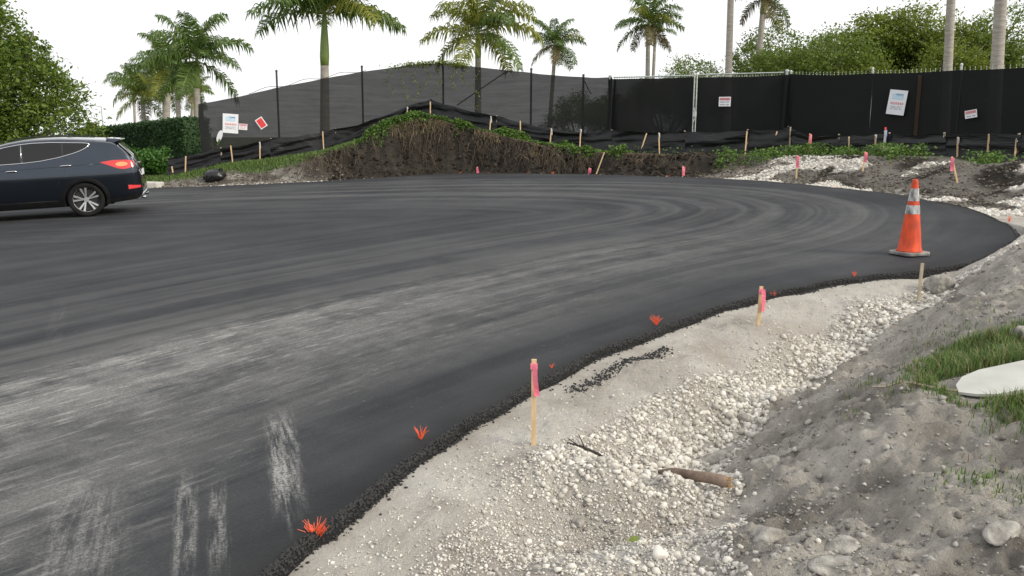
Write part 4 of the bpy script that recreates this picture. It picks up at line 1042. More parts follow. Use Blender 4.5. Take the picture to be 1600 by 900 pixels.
# loose cord along the top at the left
MB().tube([(x, ftop(x)[0] - .02, ftop(x)[1] + .04 + .05 * math.sin(x * 5.1)) for x in np.linspace(-8.9, -5.0, 22)], .008, 4, False).build('tie_cord', M['black'], f1)
# folded mesh end at the left
V = []
for j in range(8):
    for q in range(4): V.append((-10.5 - .05 * q - .03 * math.sin(j), 28.5 + .25 * q, 2.91 - j * .33))
ii_ = np.arange(32).reshape(8, 4)
link('mesh_return', mesh_np('mesh_return', V, np.stack([ii_[:-1, :-1].ravel(), ii_[1:, :-1].ravel(), ii_[1:, 1:].ravel(), ii_[:-1, 1:].ravel()], 1), M['screen'], True), f1)

gt_ = thing('chain_link_gate', (0, 0, 0), 'double gate with galvanised frame covered in black mesh', 'gate')
for xa, xb, sd_ in ((3.30, 5.72, 21), (5.82, 8.28, 22)):
    screen_panel(gt_, xa, xb, sd_, -.045 if xa < 4 else -.06, .02, 2.3, mat='dense')
    rail(gt_, xa, xb, 0.0 if xa < 4 else .02, .022, M['galv'])
    rail(gt_, xa, xb, -1.15, .018, M['darkpost'], name='middle_rail', back=.06)
post(gt_, 3.2, 0.03, 2.7, .05, M['galv'], back=.06, name='gate_post'); post(gt_, 8.36, .06, 2.7, .05, M['galv'], back=.05, name='gate_post')
for x in (5.725, 5.80):
    post(gt_, x, .02, 2.3, .021, M['galv'], back=-.06, name='gate_stile')
MB().box((5.76, 26.82, 2.55), (.12, .05, .16)).tube([(5.74, 26.80, 2.75), (5.78, 26.80, 2.45), (5.73, 26.81, 2.3)], .016, 6).build('latch', M['galv'], gt_)
tips(gt_, 3.3, 8.2, -.01)
# bunched mesh gathered round the two gate posts
def drape(parent, x, w, seed):
    V = []; n, m = 7, 12; yy, zt = ftop(x)
    for i in range(n):
        for j in range(m):
            f = i / (n - 1) - .5; g = j / (m - 1)
            V.append((x + f * w * (1 - .25 * math.sin(g * 4)), yy - .1 - .06 * math.cos(f * 9 + g * 3), zt - .06 - 2.3 * g))
    i_ = np.arange(n * m).reshape(n, m)
    link('mesh_gather', mesh_np('mesh_gather', V, np.stack([i_[:-1, :-1].ravel(), i_[1:, :-1].ravel(), i_[1:, 1:].ravel(), i_[:-1, 1:].ravel()], 1), M['dense'], True), parent)
drape(gt_, 3.24, .26, 1); drape(gt_, 8.34, .24, 2)

f2 = thing('mesh_fence', (0, 0, 0), 'nearly opaque black mesh fence right of the gate, with wire tips', 'fence')
xs = [8.40, 10.12, 11.60, 12.6, 13.9]
for i in range(4): screen_panel(f2, xs[i], xs[i + 1], 31 + i, -.03, .02, 2.5, mat='dense')
for x, up in ((8.45, .04), (10.12, .09), (11.60, .1), (12.6, .06), (13.85, .06)): post(f2, x, up, 2.6, .03, M['galv'], back=.06)
tips(f2, 8.45, 13.8, .0)
MB().box((10.93, 22.93, 2.62), (.09, .03, 1.7)).build('rust_strip', pm('rust_strip', (0.05, 0.025, 0.014), (0.03, 0.018, 0.012), 5, .9), f2)

# creeper on top of the fence above the mound
r = np.random.default_rng(55); vn = thing('climbing_vine', (-2.8, 29.2, 4.2), 'thin green creeper trailing over the fence top above the mound', 'vine')
xv = np.concatenate([r.normal(-2.9, .55, 700), r.normal(-2.0, .25, 250), r.uniform(-4.2, -1.3, 250)])
yv = np.interp(xv, FTOP[:, 0], FTOP[:, 1]); zv = np.interp(xv, FTOP[:, 0], FTOP[:, 2])
P = np.column_stack([xv + 2.8, yv - 29.2 + r.normal(0, .05, len(xv)), zv - 4.2 + r.normal(0.0, .05, len(xv))])
strand = []
smb = MB()
for q in range(8):
    x0 = -4.2 + q * .42 + r.uniform(-.1, .1); z0_ = float(np.interp(x0, FTOP[:, 0], FTOP[:, 2])); y0_ = float(np.interp(x0, FTOP[:, 0], FTOP[:, 1])) - .07; ln_ = r.uniform(.5, 1.6)
    pth = [(x0 + 2.8 + .10 * math.sin(k * 1.1 + q), y0_ - 29.2, z0_ - 4.2 - ln_ * k / 8) for k in range(9)]
    smb.tube(pth, .006, 3, False)
    for k in range(1, 9):
        strand += [(pth[k][0] + r.normal(0, .03), pth[k][1] - .01, pth[k][2] + r.normal(0, .05)) for _ in range(5)]
V, F = leaf_quads(np.concatenate([P, np.array(strand)]), r.uniform(.02, .045, len(P) + len(strand)), r, 0.1, .6)
link('leaves', mesh_np('vine_leaves', V, F, M['leafy']), vn); smb.build('stem', M['root'], vn)

# ------------------------------------------------------------------ signs on the fence
def sign(name, x, z, w, h, roll, label, marks, cat='sign', front=0.12, base='white', shear=0.0):
    yy = ftop(x)[0]; y2 = ftop(x + .05)[0]; yaw = math.atan2(y2 - yy, .05)
    s = thing(name, (x, yy - front, z), label, cat); s.rotation_euler = (0, roll, yaw)
    p = MB().box((0, 0, 0), (w, .008, h)).build('panel', M[base], s)
    for (mx, mz, mw, mh, mm, nm) in marks:
        MB().box((mx * w, -.0065, mz * h), (mw * w, .004, mh * h)).build(nm, M[mm], p)
    return s
def words(x0, x1, z, h, mm, n, gaps=()):
    out = []; wd = (x1 - x0) / n
    for i in range(n):
        if i in gaps: continue
        out.append((x0 + wd * (i + .5), z, wd * .62, h, mm, 'lettering'))
    return out
poster = [(0, .24, .62, .22, 'signblue', 'picture'), (.08, .33, .42, .10, 'signblue', 'picture')] + words(-.36, .38, -.04, .09, 'signpink', 7) + words(-.34, .34, -.17, .025, 'signgrey', 9, (4,)) + words(-.28, .26, -.225, .025, 'signgrey', 7) + words(-.34, .34, -.275, .025, 'signgrey', 9, (2, 6))
sign('poster_sign', -9.5, 2.28, .50, .64, R(4), 'white poster with blue picture and red word at the left end of the mesh fence', poster)
sign('notice_sign', -9.11, 2.17, .28, .20, R(4), 'small white and red notice touching the left poster', [(0, .30, .86, .26, 'signpink', 'header')] + words(-.38, .38, .30, .12, 'white', 6) + words(-.36, .36, -.02, .10, 'signpink', 8, (4,)) + words(-.3, .3, -.25, .08, 'signpink', 6), front=.14)
sign('red_sign', -8.53, 2.30, .26, .36, R(-33), 'tilted red sign with white border on the left mesh fence', [(0, 0, .76, .84, 'signred', 'red_field')])
ov = thing('oval_plate', (-9.86, ftop(-9.86)[0] - .13, 1.86), 'small leaning white oval plate low on the left mesh fence', 'plate'); ov.rotation_euler = (0, R(22), 0)
MB().prism([(.085 * math.cos(a), .21 * math.sin(a)) for a in np.linspace(0, 2 * math.pi, 20, endpoint=False)], -.006, .006).build('disc', M['white'], ov).rotation_euler = (R(90), 0, 0)
MB().box((.03, 0, -.20), (.05, .02, .22)).build('handle', M['leafshrub'], ov)
sign('warning_sign', 6.61, 2.92, .36, .29, 0, 'white warning sign with red header on the right gate leaf', [(0, .27, .86, .26, 'signpink', 'header')] + words(-.36, .36, .27, .13, 'white', 6) + words(-.38, .36, -.04, .12, 'signgrey', 9, (5,)) + words(-.38, .36, -.31, .11, 'signgrey', 9, (5,)), front=.14)
sign('poster_sign', 10.54, 2.78, .50, .66, R(7), 'tall white poster with blue picture in the middle of the right fence', poster, front=.16)
sign('notice_sign', 11.74, 2.43, .30, .20, R(-9), 'small tilted notice with red header near the right end of the fence', [(0, .24, .86, .34, 'signpink', 'header')] + words(-.28, .38, .24, .16, 'white', 6) + words(-.36, .38, -.24, .14, 'signgrey', 8, (4,)), front=.16)

# ------------------------------------------------------------------ silt fence with its stakes
def silt_z(x): return np.array([np.interp(x, SILT[:, 0], SILT[:, 1]), np.interp(x, SILT[:, 0], SILT[:, 2]), np.interp(x, SILT[:, 0], SILT[:, 3])])
def stake_mesh(mb, a, b, w=.036, d=.018):
    a = Vector(a); b = Vector(b); ax = (b - a); L_ = ax.length; q = Vector((0, 0, 1)).rotation_difference(ax.normalized()).to_matrix()
    mb.box(a + ax * .5, (w, d, L_), q)
    return mb
def ribbon(mb, top, ln, w, seed, drop=0.0):
    """a knotted strip of flagging tape hanging from a stake"""
    r = random.Random(seed); p = Vector(top); n = 6; L0 = []; 
    for i in range(n + 1):
        f = i / n; c = p + Vector((.012 + .008 * math.sin(f * 3 + seed), -.018 - .008 * math.sin(f * 5), -ln * f)); tw = .5 * math.sin(f * 2.5 + seed)
        e = Vector((math.cos(tw), math.sin(tw), 0)) * w * .5; L0 += [c - e, c + e]
    mb.add(L0, [(2 * i, 2 * i + 1, 2 * i + 3, 2 * i + 2) for i in range(n)])
    mb.add([v + Vector((0, .003, 0)) for v in L0], [(2 * i, 2 * i + 2, 2 * i + 3, 2 * i + 1) for i in range(n)])
    c = p + Vector((0, 0, -.02)); mb.box(c, (.042, .028, .03)); return mb

def silt_run(label, breaks, stakes, seed):
    t = thing('silt_fence', (0, 0, 0), label, 'silt fence')
    r = np.random.default_rng(seed)
    for bi, (xa, xb) in enumerate(zip(breaks[:-1], breaks[1:])):
        n, m = max(16, int((xb - xa) / .055)), 16; V = []
        ph = r.uniform(0, 50)
        for i in range(n):
            x = xa + (xb - xa) * i / (n - 1); yy, zt, zb2 = silt_z(x); f = i / (n - 1); zt = zt + .05
            zt = zt - (0.05 + .05 * r.random() * 0 ) * math.sin(math.pi * f) - .03 * abs(math.sin(f * 7 + ph))
            for j in range(m):
                g = j / (m - 1)
                # slack cloth: folds run slantwise from the stakes
                fold = .09 * fbm(np.array([x * .9 + ph + g * .9]), np.array([g * 4.8 + x * .35]), 1.0, 4)[0] * math.sin(math.pi * (g * .8 + .15)) * 2 + .018 * math.sin(g * 17 + x * 2.2 + ph) * math.sin(math.pi * g)
                V.append((x, yy + fold - .16 * g * g - .03, zt - (zt - zb2 + .06) * g))
        i_ = np.arange(n * m).reshape(n, m)
        link('fabric_panel', mesh_np('fabric_panel', V, np.stack([i_[:-1, :-1].ravel(), i_[1:, :-1].ravel(), i_[1:, 1:].ravel(), i_[:-1, 1:].ravel()], 1), M['silt'], True), t)
    for (x, up, lean, rib) in stakes:
        yy, zt, zb2 = silt_z(x)
        a = (x, yy - .20, zb2 - .12); b = (x + lean, yy - .12, zt + up)
        so = stake_mesh(MB(), a, b).build('stake', M['wood'], t)
        if rib: ribbon(MB(), (b[0], b[1] - .01, b[2] - .01), .20, .03, int(x * 10)).build('ribbon', M[rib], so)
        # pale peg end of the hidden stake behind the cloth
    for x in breaks:
        yy, zt, zb2 = silt_z(x)
        stake_mesh(MB(), (x, yy + .03, zb2), (x, yy + .03, zt + .05), .04, .04).build('back_stake', M['oldwood'], t)
    return t
silt_run('black silt fence rising from the kerb to the mound top', [-10.95, -9.40, -7.9, -5.9, -2.71],
         [(-10.75, -.28, -.07, None), (-10.42, -.02, .03, None), (-9.0, .03, -.07, None), (-8.2, -.01, 0, 'whiterib'), (-6.25, .02, -.03, None), (-3.52, -.02, .02, 'whiterib'), (-2.72, -.03, 0, None)], 1)
silt_run('black silt fence from the mound top down along the gate', [-2.71, -.5, 1.2, 3.1, 5.2, 6.9, 7.94],
         [(-.74, -.02, .05, 'whiterib'), (.27, .02, 0, None), (1.2, .04, .05, 'whiterib'), (2.12, .1, .03, 'whiterib'), (3.88, -.05, .24, None), (4.48, -.02, -.03, 'whiterib'), (6.8, .0, .05, None), (7.45, -.05, .19, None)], 2)
silt_run('black silt fence right of the gate, following the right fence', [7.98, 8.9, 9.7, 10.45, 11.2, 12.2],
         [(8.36, .02, .01, None), (9.04, -.02, 0, None), (9.46, .0, .0, 'whiterib'), (10.58, -.06, .01, 'whiterib'), (10.87, -.03, .03, None), (11.12, -.05, .05, 'whiterib'), (11.85, -.05, .03, None)], 3)

# ------------------------------------------------------------------ survey stakes with flagging
def survey_stake(x, y, L_, lean, label, rib='pink', rl=.22, w=.034, ground_z=None, mat='wood', rw=.045, ly=0.0, group='flagged survey stakes'):
    z = hz(x, y) if ground_z is None else ground_z
    s = thing('survey_stake', (x, y, z), label, 'stake', group)
    stake_mesh(MB(), (-lean * .15, -ly * .15, -.15), (lean, ly, L_), w, w * .55).build('post', M[mat], s)
    if rib: ribbon(MB(), (lean, ly - .012, L_ - .02), rl, rw, int(x * 37) % 17).build('ribbon', M[rib], s)
    return s
survey_stake(0.13, 4.74, .53, .0, 'tall wooden stake with pink ribbon nearest the camera', rl=.20, w=.03, rw=.032)
survey_stake(2.17, 7.16, .355, .012, 'pink-ribboned stake on the shoulder midway between near stake and cone', rl=.20, w=.03, rw=.035)
survey_stake(4.16, 8.36, .40, .012, 'bare wooden stake in front of the traffic cone', None, w=.03, mat='oldwood')
survey_stake(-1.1, 26.62, .24, .0, 'short pink-topped stake below the mound', rl=.2, rw=.08)
survey_stake(2.28, 24.72, .26, .0, 'pink-ribboned stake beside the leaning bare stake', rl=.22, rw=.09)
survey_stake(2.45, 24.72, .70, .26, 'bare stake leaning right at the foot of the far bank', None)
survey_stake(4.62, 22.7, .30, .0, 'short pink-ribboned stake at the far edge, in front of the gate', rl=.24, rw=.08)
survey_stake(6.87, 20.25, .56, -.01, 'tall pink-ribboned stake below the gate corner post', rl=.28, rw=.07)
survey_stake(8.06, 19.3, .44, .03, 'pink-ribboned stake on the slope behind the cone', rl=.22, rw=.06)
survey_stake(8.85, 16.6, .50, -.18, 'slanted pink-ribboned stake on the soil heap at right', rl=.26, rw=.06)
survey_stake(8.22, 23.4, .56, .02, 'stake with long pink ribbon against the silt fence beside the gate', rl=.42, rw=.06)
survey_stake(9.58, 21.75, .62, .01, 'red-topped stake with blue and white ribbon at the right silt fence', 'bluerib', rl=.40, rw=.05)
survey_stake(10.7, 20.0, .26, .0, 'thin short pale stake before the right silt fence', None, w=.02, mat='oldwood')
sq = [o for o in bpy.data.objects if o.get('label', '').startswith('red-topped')][0]
MB().box((.01, 0, .63), (.04, .025, .07)).build('painted_top', M['redtop'], sq); ribbon(MB(), (-.01, -.03, .58), .34, .05, 4).build('ribbon', M['whiterib'], sq)

# orange bristle markers set along the asphalt edge
def whisker(x, y, sz, n, label, seed, spread=.62):
    r = random.Random(seed); d = float(poly_dist(EDGE_C, [x], [y])[0][0])
    z = float(plane(x, y)) if d < 0.0 else max(hz(x, y), float(plane(x, y)) - .05)
    t = thing('whisker_marker', (x, y, z), label, 'marker', 'orange whisker markers along the asphalt edge')
    mb = MB()
    for i in range(n):
        a = r.choice((2.7, 3.3, .2, 5.9, 1.2)) + r.gauss(0, .5); el = r.uniform(.42, 1.0); ln = sz * r.uniform(.7, 1.3)
        e = Vector((math.cos(a) * (1 - el * .55) * spread, math.sin(a) * (1 - el * .55) * spread * .6, el)).normalized() * ln
        m_ = e * .55 + Vector((r.gauss(0, .05) * ln, r.gauss(0, .05) * ln, ln * .08)); e.z -= ln * r.uniform(0, .12)
        mb.tube([(r.uniform(-.006, .006), r.uniform(-.006, .006), -.01), m_, e], [sz * .009 + .0006, sz * .009 + .0006, sz * .005 + .0004], 4)
    mb.build('bristles', M['whisker'], t)
    MB().lathe([(sz * .06, -.01), (sz * .07, sz * .06), (sz * .05, sz * .1)], 8).build('collar', M['whisker'], t)
for i, (x, y, sz, n, lb) in enumerate([
    (-0.93, 3.66, .105, 40, 'large spread orange whisker tuft nearest the camera'), (-0.55, 4.76, .07, 28, 'orange whisker tuft left of the near pink stake'),
    (1.28, 7.2, .085, 30, 'upright orange whisker tuft in the middle of the near edge'), (0.30, 6.06, .035, 14, 'tiny flattened orange marker beside the near pink stake'),
    (2.64, 8.28, .06, 24, 'small orange marker right of the second pink stake'), (3.72, 8.92, .055, 22, 'small orange marker left of the traffic cone'),
    (7.52, 12.55, .09, 20, 'orange marker at the far right tip of the asphalt'), (-1.64, 26.62, .10, 14, 'tiny orange marker at the mound foot, left of the short stake'),
    (-0.72, 26.26, .08, 12, 'tiny orange marker right of the short stake below the mound'), (0.47, 25.55, .08, 12, 'tiny orange marker on the far edge below the mound tail'),
    (1.22, 25.1, .10, 18, 'orange marker on the far edge left of the leaning stake'), (4.2, 22.5, .08, 14, 'orange marker on the far edge before the gate'),
    (7.05, 18.15, .09, 12, 'faint orange marker on the white rubble left of the cone')]):
    whisker(x, y, sz, n, lb, 200 + i)

# ------------------------------------------------------------------ traffic cone
cz = float(plane(4.84, 10.05))
cn = thing('traffic_cone', (4.84, 10.05, cz), 'worn orange traffic cone with two grubby reflective collars', 'traffic cone', None, R(17))
mb = MB(); s_ = .185; c_ = .05
oct_ = [(-s_, -s_ + c_), (-s_ + c_, -s_), (s_ - c_, -s_), (s_, -s_ + c_), (s_, s_ - c_), (s_ - c_, s_), (-s_ + c_, s_), (-s_, s_ - c_)]
mb.prism(oct_, .004, .045)
b_ = mb.build('base', M['conebase'], cn); bm_ = b_.modifiers.new('bevel', 'BEVEL'); bm_.width = .012; bm_.segments = 2
def cr(z): return .137 - (.137 - .032) * (z - .05) / (.90 - .05)
MB().lathe([(.150, .043), (.146, .06), (cr(.07), .075), (cr(.2), .2), (cr(.4), .4), (cr(.6), .6), (cr(.80), .80), (cr(.84) + .002, .84), (.034, .885), (.030, .91), (.020, .915)], 32).build('body', M['cone'], cn, True)
for za, zb3 in ((.50, .605), (.655, .805)):
    MB().lathe([(cr(za) + .003, za), (cr(zb3) + .003, zb3)], 32, cap=False).build('reflective_collar', M['reflect'], cn, True)

# ------------------------------------------------------------------ loose things on the verge
def rock(x, y, w, label, seed, flat=.7, mat='rock', sink=.5, ax=1.0, rz=0.0, group='loose rocks on the verge'):
    r = np.random.default_rng(seed); bv_, bf_ = ICO3
    q = bv_.copy()
    for k in range(7):                                       # planar facets
        nv = r.normal(0, 1, 3); nv /= np.linalg.norm(nv); dd = q @ nv; lim = r.uniform(.55, .85); q = q - np.outer(np.maximum(dd - lim, 0), nv)
    q = q * (1 + .22 * (vnoise(q[:, 0] * 2 + seed, q[:, 1] * 2 + q[:, 2] * 2)[:, None]) + .10 * (vnoise(q[:, 0] * 5 + seed, q[:, 2] * 5 + q[:, 1] * 4)[:, None]))
    q = q * np.array([w * .5 * ax, w * .5 / ax ** .3, w * .5 * flat])
    z = hz(x, y)
    o = link('rock', mesh_np('rock', q, bf_, M[mat]), None, (x, y, z + w * .5 * flat * (1 - sink) - w * .05), (0.15 * math.sin(seed), 0.15 * math.cos(seed), rz))
    return tag(o, label, 'rock', group)
for i, (x, y, w, lb, fl, ax, rz) in enumerate([
    (4.47, 8.55, .30, 'large angular grey rock on the gravel right of the cone stake', .85, 1.0, .4), (1.14, 3.46, .17, 'grey boulder half sunk in the soil at the lower right, right of the gravel', .6, 1.2, 2.6),
    (1.36, 3.10, .24, 'long flat slab at the bottom edge of the soil', .26, 1.6, .15), (1.44, 3.36, .17, 'rough slab just behind the long flat slab', .34, 1.4, -.3),
    (1.50, 4.62, .20, 'dusty clod-like rock right of the log', .6, 1.1, .5), (2.05, 4.60, .065, 'small pale stone on the dirt crest', .6, 1.3, .2),
    (0.66, 3.45, .085, 'pale fist-sized stone at the bottom edge of the gravel', .8, 1.0, 1.), (0.86, 3.37, .09, 'pale stone at the bottom edge, right of the other one', .7, 1.1, 2.),
    (1.68, 5.75, .10, 'round pale stone at the upper foot of the gravel slope', .7, 1.1, .3), (0.35, 4.14, .075, 'dark-bottomed stone in the gravel hollow', .7, 1.1, .9),
    (3.50, 5.55, .17, 'pale rock at the right edge above the grass', .9, .9, .2), (1.98, 3.12, .15, 'low earthy rock at the lower right corner', .4, 1.3, .7)]):
    rock(x, y, w, lb, 300 + i, fl, 'rock' if fl < .78 or w > .15 else 'stone', ax=ax, rz=rz)

# chunk of grey pipe or concrete sticking out of the ditch
px, py = 1.36, 5.28; pz = hz(px, py)
pp = thing('broken_pipe', (px, py, pz), 'short grey pipe stub sticking out where gravel meets soil', 'pipe', None, R(28))
MB().tube([(-.2, 0, -.02), (-.05, 0, .005), (.2, 0, .04)], [.050, .054, .05], 14, False).tube([(-.2, 0, -.02), (.1, 0, .03)], [.040, .040], 14).build('pipe', M['rock'], pp, True)
MB().tube([(-.205, 0, -.02), (-.195, 0, -.018)], [.042, .042], 14).build('bore', M['twig'], pp)

lx0, ly0, lx1, ly1 = 0.88, 4.70, 1.22, 4.40
lg = thing('log', ((lx0 + lx1) / 2, (ly0 + ly1) / 2, max((hz(lx0, ly0) + hz(lx1, ly1)) / 2, hz((lx0 + lx1) / 2, (ly0 + ly1) / 2)) + .018), 'short brown broken log lying on the gravel', 'log')
dv = Vector((lx1 - lx0, ly1 - ly0, hz(lx1, ly1) - hz(lx0, ly0))) * .5
MB().tube([-dv + Vector((0, 0, .02)), -dv * .55 + Vector((0, 0, .035)), Vector((0, 0, .03)), dv * .5 + Vector((.01, 0, .03)), dv * .85 + Vector((0, 0, .025)), dv + Vector((0, 0, .02))], [.014, .026, .030, .032, .036, .026], 10).build('stem', M['log'], lg, True)
mb = MB()
for k in range(9):
    a = k * .7; mb.tube([dv * .9 + Vector((0, .02 * math.cos(a), .025 + .02 * math.sin(a))), dv * (1.08 + .05 * math.sin(k * 3)) + Vector((0, .03 * math.cos(a), .025 + .03 * math.sin(a)))], [.007, .002], 4)
mb.build('splinters', M['husk'], lg)

tw0, tw1 = Vector((0.33, 4.74, 0)), Vector((0.70, 4.58, 0)); tw0.z = hz(tw0.x, tw0.y); tw1.z = hz(tw1.x, tw1.y)
tw = thing('twig', tw0, 'thin black forked twig on the gravel below the near stake', 'twig')
dq = tw1 - tw0
def tw_at(f, dx=0.0, dy=0.0, up_=.03):
    xx, yy_ = tw0.x + dq.x * f + dx, tw0.y + dq.y * f + dy
    return (xx - tw0.x, yy_ - tw0.y, max(hz(xx, yy_), tw0.z + dq.z * f) - tw0.z + up_)
MB().tube([tw_at(0), tw_at(.25, up_=.036), tw_at(.5), tw_at(.75, up_=.034), tw_at(1)], [.006, .008, .009, .010, .011], 6).build('stem', M['twig'], tw)
MB().tube([tw_at(.28), tw_at(.2, -.01, -.02, .09)], [.005, .002], 5).build('side_branch', M['twig'], tw)
MB().tube([tw_at(.2), tw_at(.02, 0, .06, .04)], [.005, .002], 5).build('side_branch', M['twig'], tw)
mb = MB(); rq = random.Random(8)
lz = hz(.62, 3.86)
lf = thing('green_leaf', (.62, 3.86, lz + .045), 'single fallen green leaf on the gravel at the bottom', 'leaf', None, .4); lf.rotation_euler = (.5, .3, .4)
MB().add([(-.05, 0, 0), (-.02, -.028, .006), (.02, -.03, .006), (.055, 0, 0), (.02, .03, .006), (-.02, .028, .006), (0, 0, -.006)], [(0, 1, 6), (1, 2, 6), (2, 3, 6), (3, 4, 6), (4, 5, 6), (5, 0, 6)]).build('blade', M['leafdark'], lf)
MB().tube([(-.05, 0, 0), (-.08, .005, .004)], .002, 4).build('stalk', M['leafdark'], lf)

# pale board and lath lying in the grass
bz = hz(2.66, 4.68) + .012
bd = thing('pale_board', (2.62, 4.66, bz), 'pale board with rounded end lying in the grass at the right', 'board', None, R(8)); bd.rotation_euler = (math.atan2(hz(2.95, 4.88) - hz(2.95, 4.58), .30), -math.atan2(hz(3.4, 4.75) - hz(2.66, 4.68), .74), R(6))
poly = [(-.03, -.02), (.03, -.09), (.12, -.14), (.95, -.20), (.95, .24), (.26, .22), (.12, .17), (.02, .08)]
MB().prism(poly, 0, .016).build('panel', M['board'], bd)
MB().prism([(.14, -.15), (.95, -.21), (.95, -.18), (.14, -.12)], -.03, -.002).build('edge_strip', M['oldwood'], bd)
ls0 = Vector((2.30, 5.10, hz(2.30, 5.10) + .03)); ls1 = Vector((2.60, 4.66, bz + .01))
ls = thing('lath', ls0, 'thin curved lath lying from the soil to the pale board', 'lath')
dl = ls1 - ls0
stk = MB()
pt = [Vector((dl.x * f, dl.y * f, max(hz(ls0.x + dl.x * f, ls0.y + dl.y * f) + .018 - ls0.z, dl.z * f - .03 * math.sin(math.pi * f)))) for f in np.linspace(0, 1, 7)]
stk.tube([tuple(q) for q in pt], [.008, .010, .010, .010, .010, .010, .008], 5); stk.build('strip', M['oldwood'], ls)

# tied bin bag at the left
bx_, by_ = -9.25, 26.05; r = np.random.default_rng(71); bv_, bf_ = ICO3
q = bv_.copy(); q = q * (1 + .22 * (vnoise(q[:, 0] * 2.2 + 3, q[:, 1] * 2.2 + q[:, 2] * 1.6)[:, None]) + .08 * vnoise(q[:, 0] * 7, q[:, 2] * 7 + q[:, 1] * 5)[:, None])
q = q * np.array([.36, .25, .22]); q[:, 2] = np.maximum(q[:, 2], -.15)
bg_ = thing('bin_bag', (bx_, by_, hz(bx_, by_) + .13), 'slumped black plastic bag on the bank beside the kerb', 'bag')
link('bag', mesh_np('bag', q, bf_, M['bag'], True), bg_)
MB().tube([(.12, 0, .16), (.20, -.02, .24), (.27, 0, .22)], [.04, .02, .045], 7).build('knot', M['bag'], bg_)

# far street furniture glimpsed over the hedge
for (x, y, h, arm, lb, nm) in ((-72.4, 150, 8.1, -1.5, 'tall pale street lamp with an arm beyond the hedge', 'street_lamp'), (-99, 196, 7.0, 1.4, 'faint distant street lamp left of the road sign', 'street_lamp')):
    t = thing(nm, (x, y, -1.35), lb, 'street lamp')
    MB().tube([(0, 0, 0), (0, 0, h * .5), (0, 0, h)], [.11, .09, .07], 8).build('pole', M['lampmetal'], t)
    MB().tube([(0, 0, h - .05), (arm * .6, 0, h + .12), (arm, 0, h + .15)], .05, 6).build('arm', M['lampmetal'], t)
    MB().box((arm * 1.2, 0, h + .12), (.65, .28, .16)).build('lantern', M['lampmetal'], t)
t = thing('road_sign', (-58.3, 118, -1.35), 'small red eight-sided road sign far beyond the hedge', 'road sign')
MB().tube([(0, 0, 0), (0, 0, 4.2)], .04, 6).build('pole', M['lampmetal'], t)
MB().prism([(.42 * math.cos(R(22.5 + 45 * k)), .42 * math.sin(R(22.5 + 45 * k))) for k in range(8)], -.01, .01).build('face', M['signred'], t).matrix_local = Matrix.Translation((0, -.06, 4.45)) @ Matrix.Rotation(R(90), 4, 'X')
t = thing('slim_pole', (-21.9, 60, -1.0), 'thin pale pole between the left palms', 'pole')
MB().tube([(0, 0, 0), (0, 0, 5.1)], [.05, .035], 8).build('shaft', M['galv'], t); MB().box((0, 0, 5.16), (.26, .2, .14)).build('cap_lantern', M['lampmetal'], t)

# ------------------------------------------------------------------ parked SUV (local x forward from rear axle, y left, z up)
CT = np.array([(-1.135, .66), (-1.12, .78), (-1.10, .90), (-1.06, 1.10), (-.98, 1.25), (-.86, 1.40), (-.72, 1.555), (-.62, 1.615), (-.45, 1.645), (-.1, 1.675), (.4, 1.715), (.8, 1.72), (1.1, 1.705), (1.4, 1.66), (1.65, 1.59), (1.85, 1.515), (2.2, 1.35), (2.62, 1.15), (2.75, 1.10), (3.2, 1.04), (3.45, .95), (3.56, .82), (3.60, .62)])
CB = np.array([(-1.135, .48), (-1.1, .38), (-1.0, .31), (-.6, .27), (0, .24), (2.7, .24), (3.3, .27), (3.5, .32), (3.60, .45)])
CW = np.array([(-1.135, .66), (-1.12, .74), (-1.08, .81), (-1.0, .865), (-.85, .905), (-.6, .930), (-.2, .942), (2.7, .942), (3.1, .925), (3.35, .87), (3.5, .78), (3.57, .66), (3.60, .55)])
PR = np.array([(.20, .90), (.30, .945), (.45, .975), (.62, .990), (.80, .998), (.90, 1.0), (1.0, .985), (1.08, .958), (1.2, .915), (1.3, .882), (1.45, .825), (1.58, .755), (1.72, .69)])
def cT(x): return np.interp(x, CT[:, 0], CT[:, 1])
def cS(x, z):
    """half width of the body at station x and height z"""
    w = np.interp(x, CW[:, 0], CW[:, 1]); p = np.interp(z, PR[:, 0], PR[:, 1]); t = cT(x); h = np.minimum(.11, (t - np.interp(x, CB[:, 0], CB[:, 1])) * .4)
    k = np.clip((z - (t - h)) / h, 0, 1)
    return w * p * np.power(np.clip(1 - k ** 2.6, 0, 1), 1 / 2.2)

def car_body():
    xs = np.unique(np.concatenate([np.linspace(-1.135, -1.0, 10), np.linspace(-1.0, -.4, 16), np.linspace(-.4, 2.9, 46), np.linspace(2.9, 3.60, 18)]))
    m = 26; V = []; F = []
    for x in xs:
        b = np.interp(x, CB[:, 0], CB[:, 1]); t = cT(x)
        g = np.linspace(0, 1, m); z = b + (t - b) * (1 - (1 - g) ** 1.5) * 1.0
        yv = cS(np.full(m, x), z); yv[-1] = 0
        V += [(x, -y_, z_) for y_, z_ in zip(yv, z)] + [(x, y_, z_) for y_, z_ in zip(yv[-2::-1], z[-2::-1])]
    k = 2 * m - 1; n = len(xs)
    for i in range(n - 1):
        for j in range(k - 1): F.append((i * k + j, i * k + j + 1, (i + 1) * k + j + 1, (i + 1) * k + j))
        F.append((i * k + k - 1, i * k, (i + 1) * k, (i + 1) * k + k - 1))
    F.append(tuple(range(k))); F.append(tuple(range((n - 1) * k + k - 1, (n - 1) * k - 1, -1)))
    mb = MB(); mb.v = V; mb.f = F
    return mb.mesh('body', M['paint'], True)

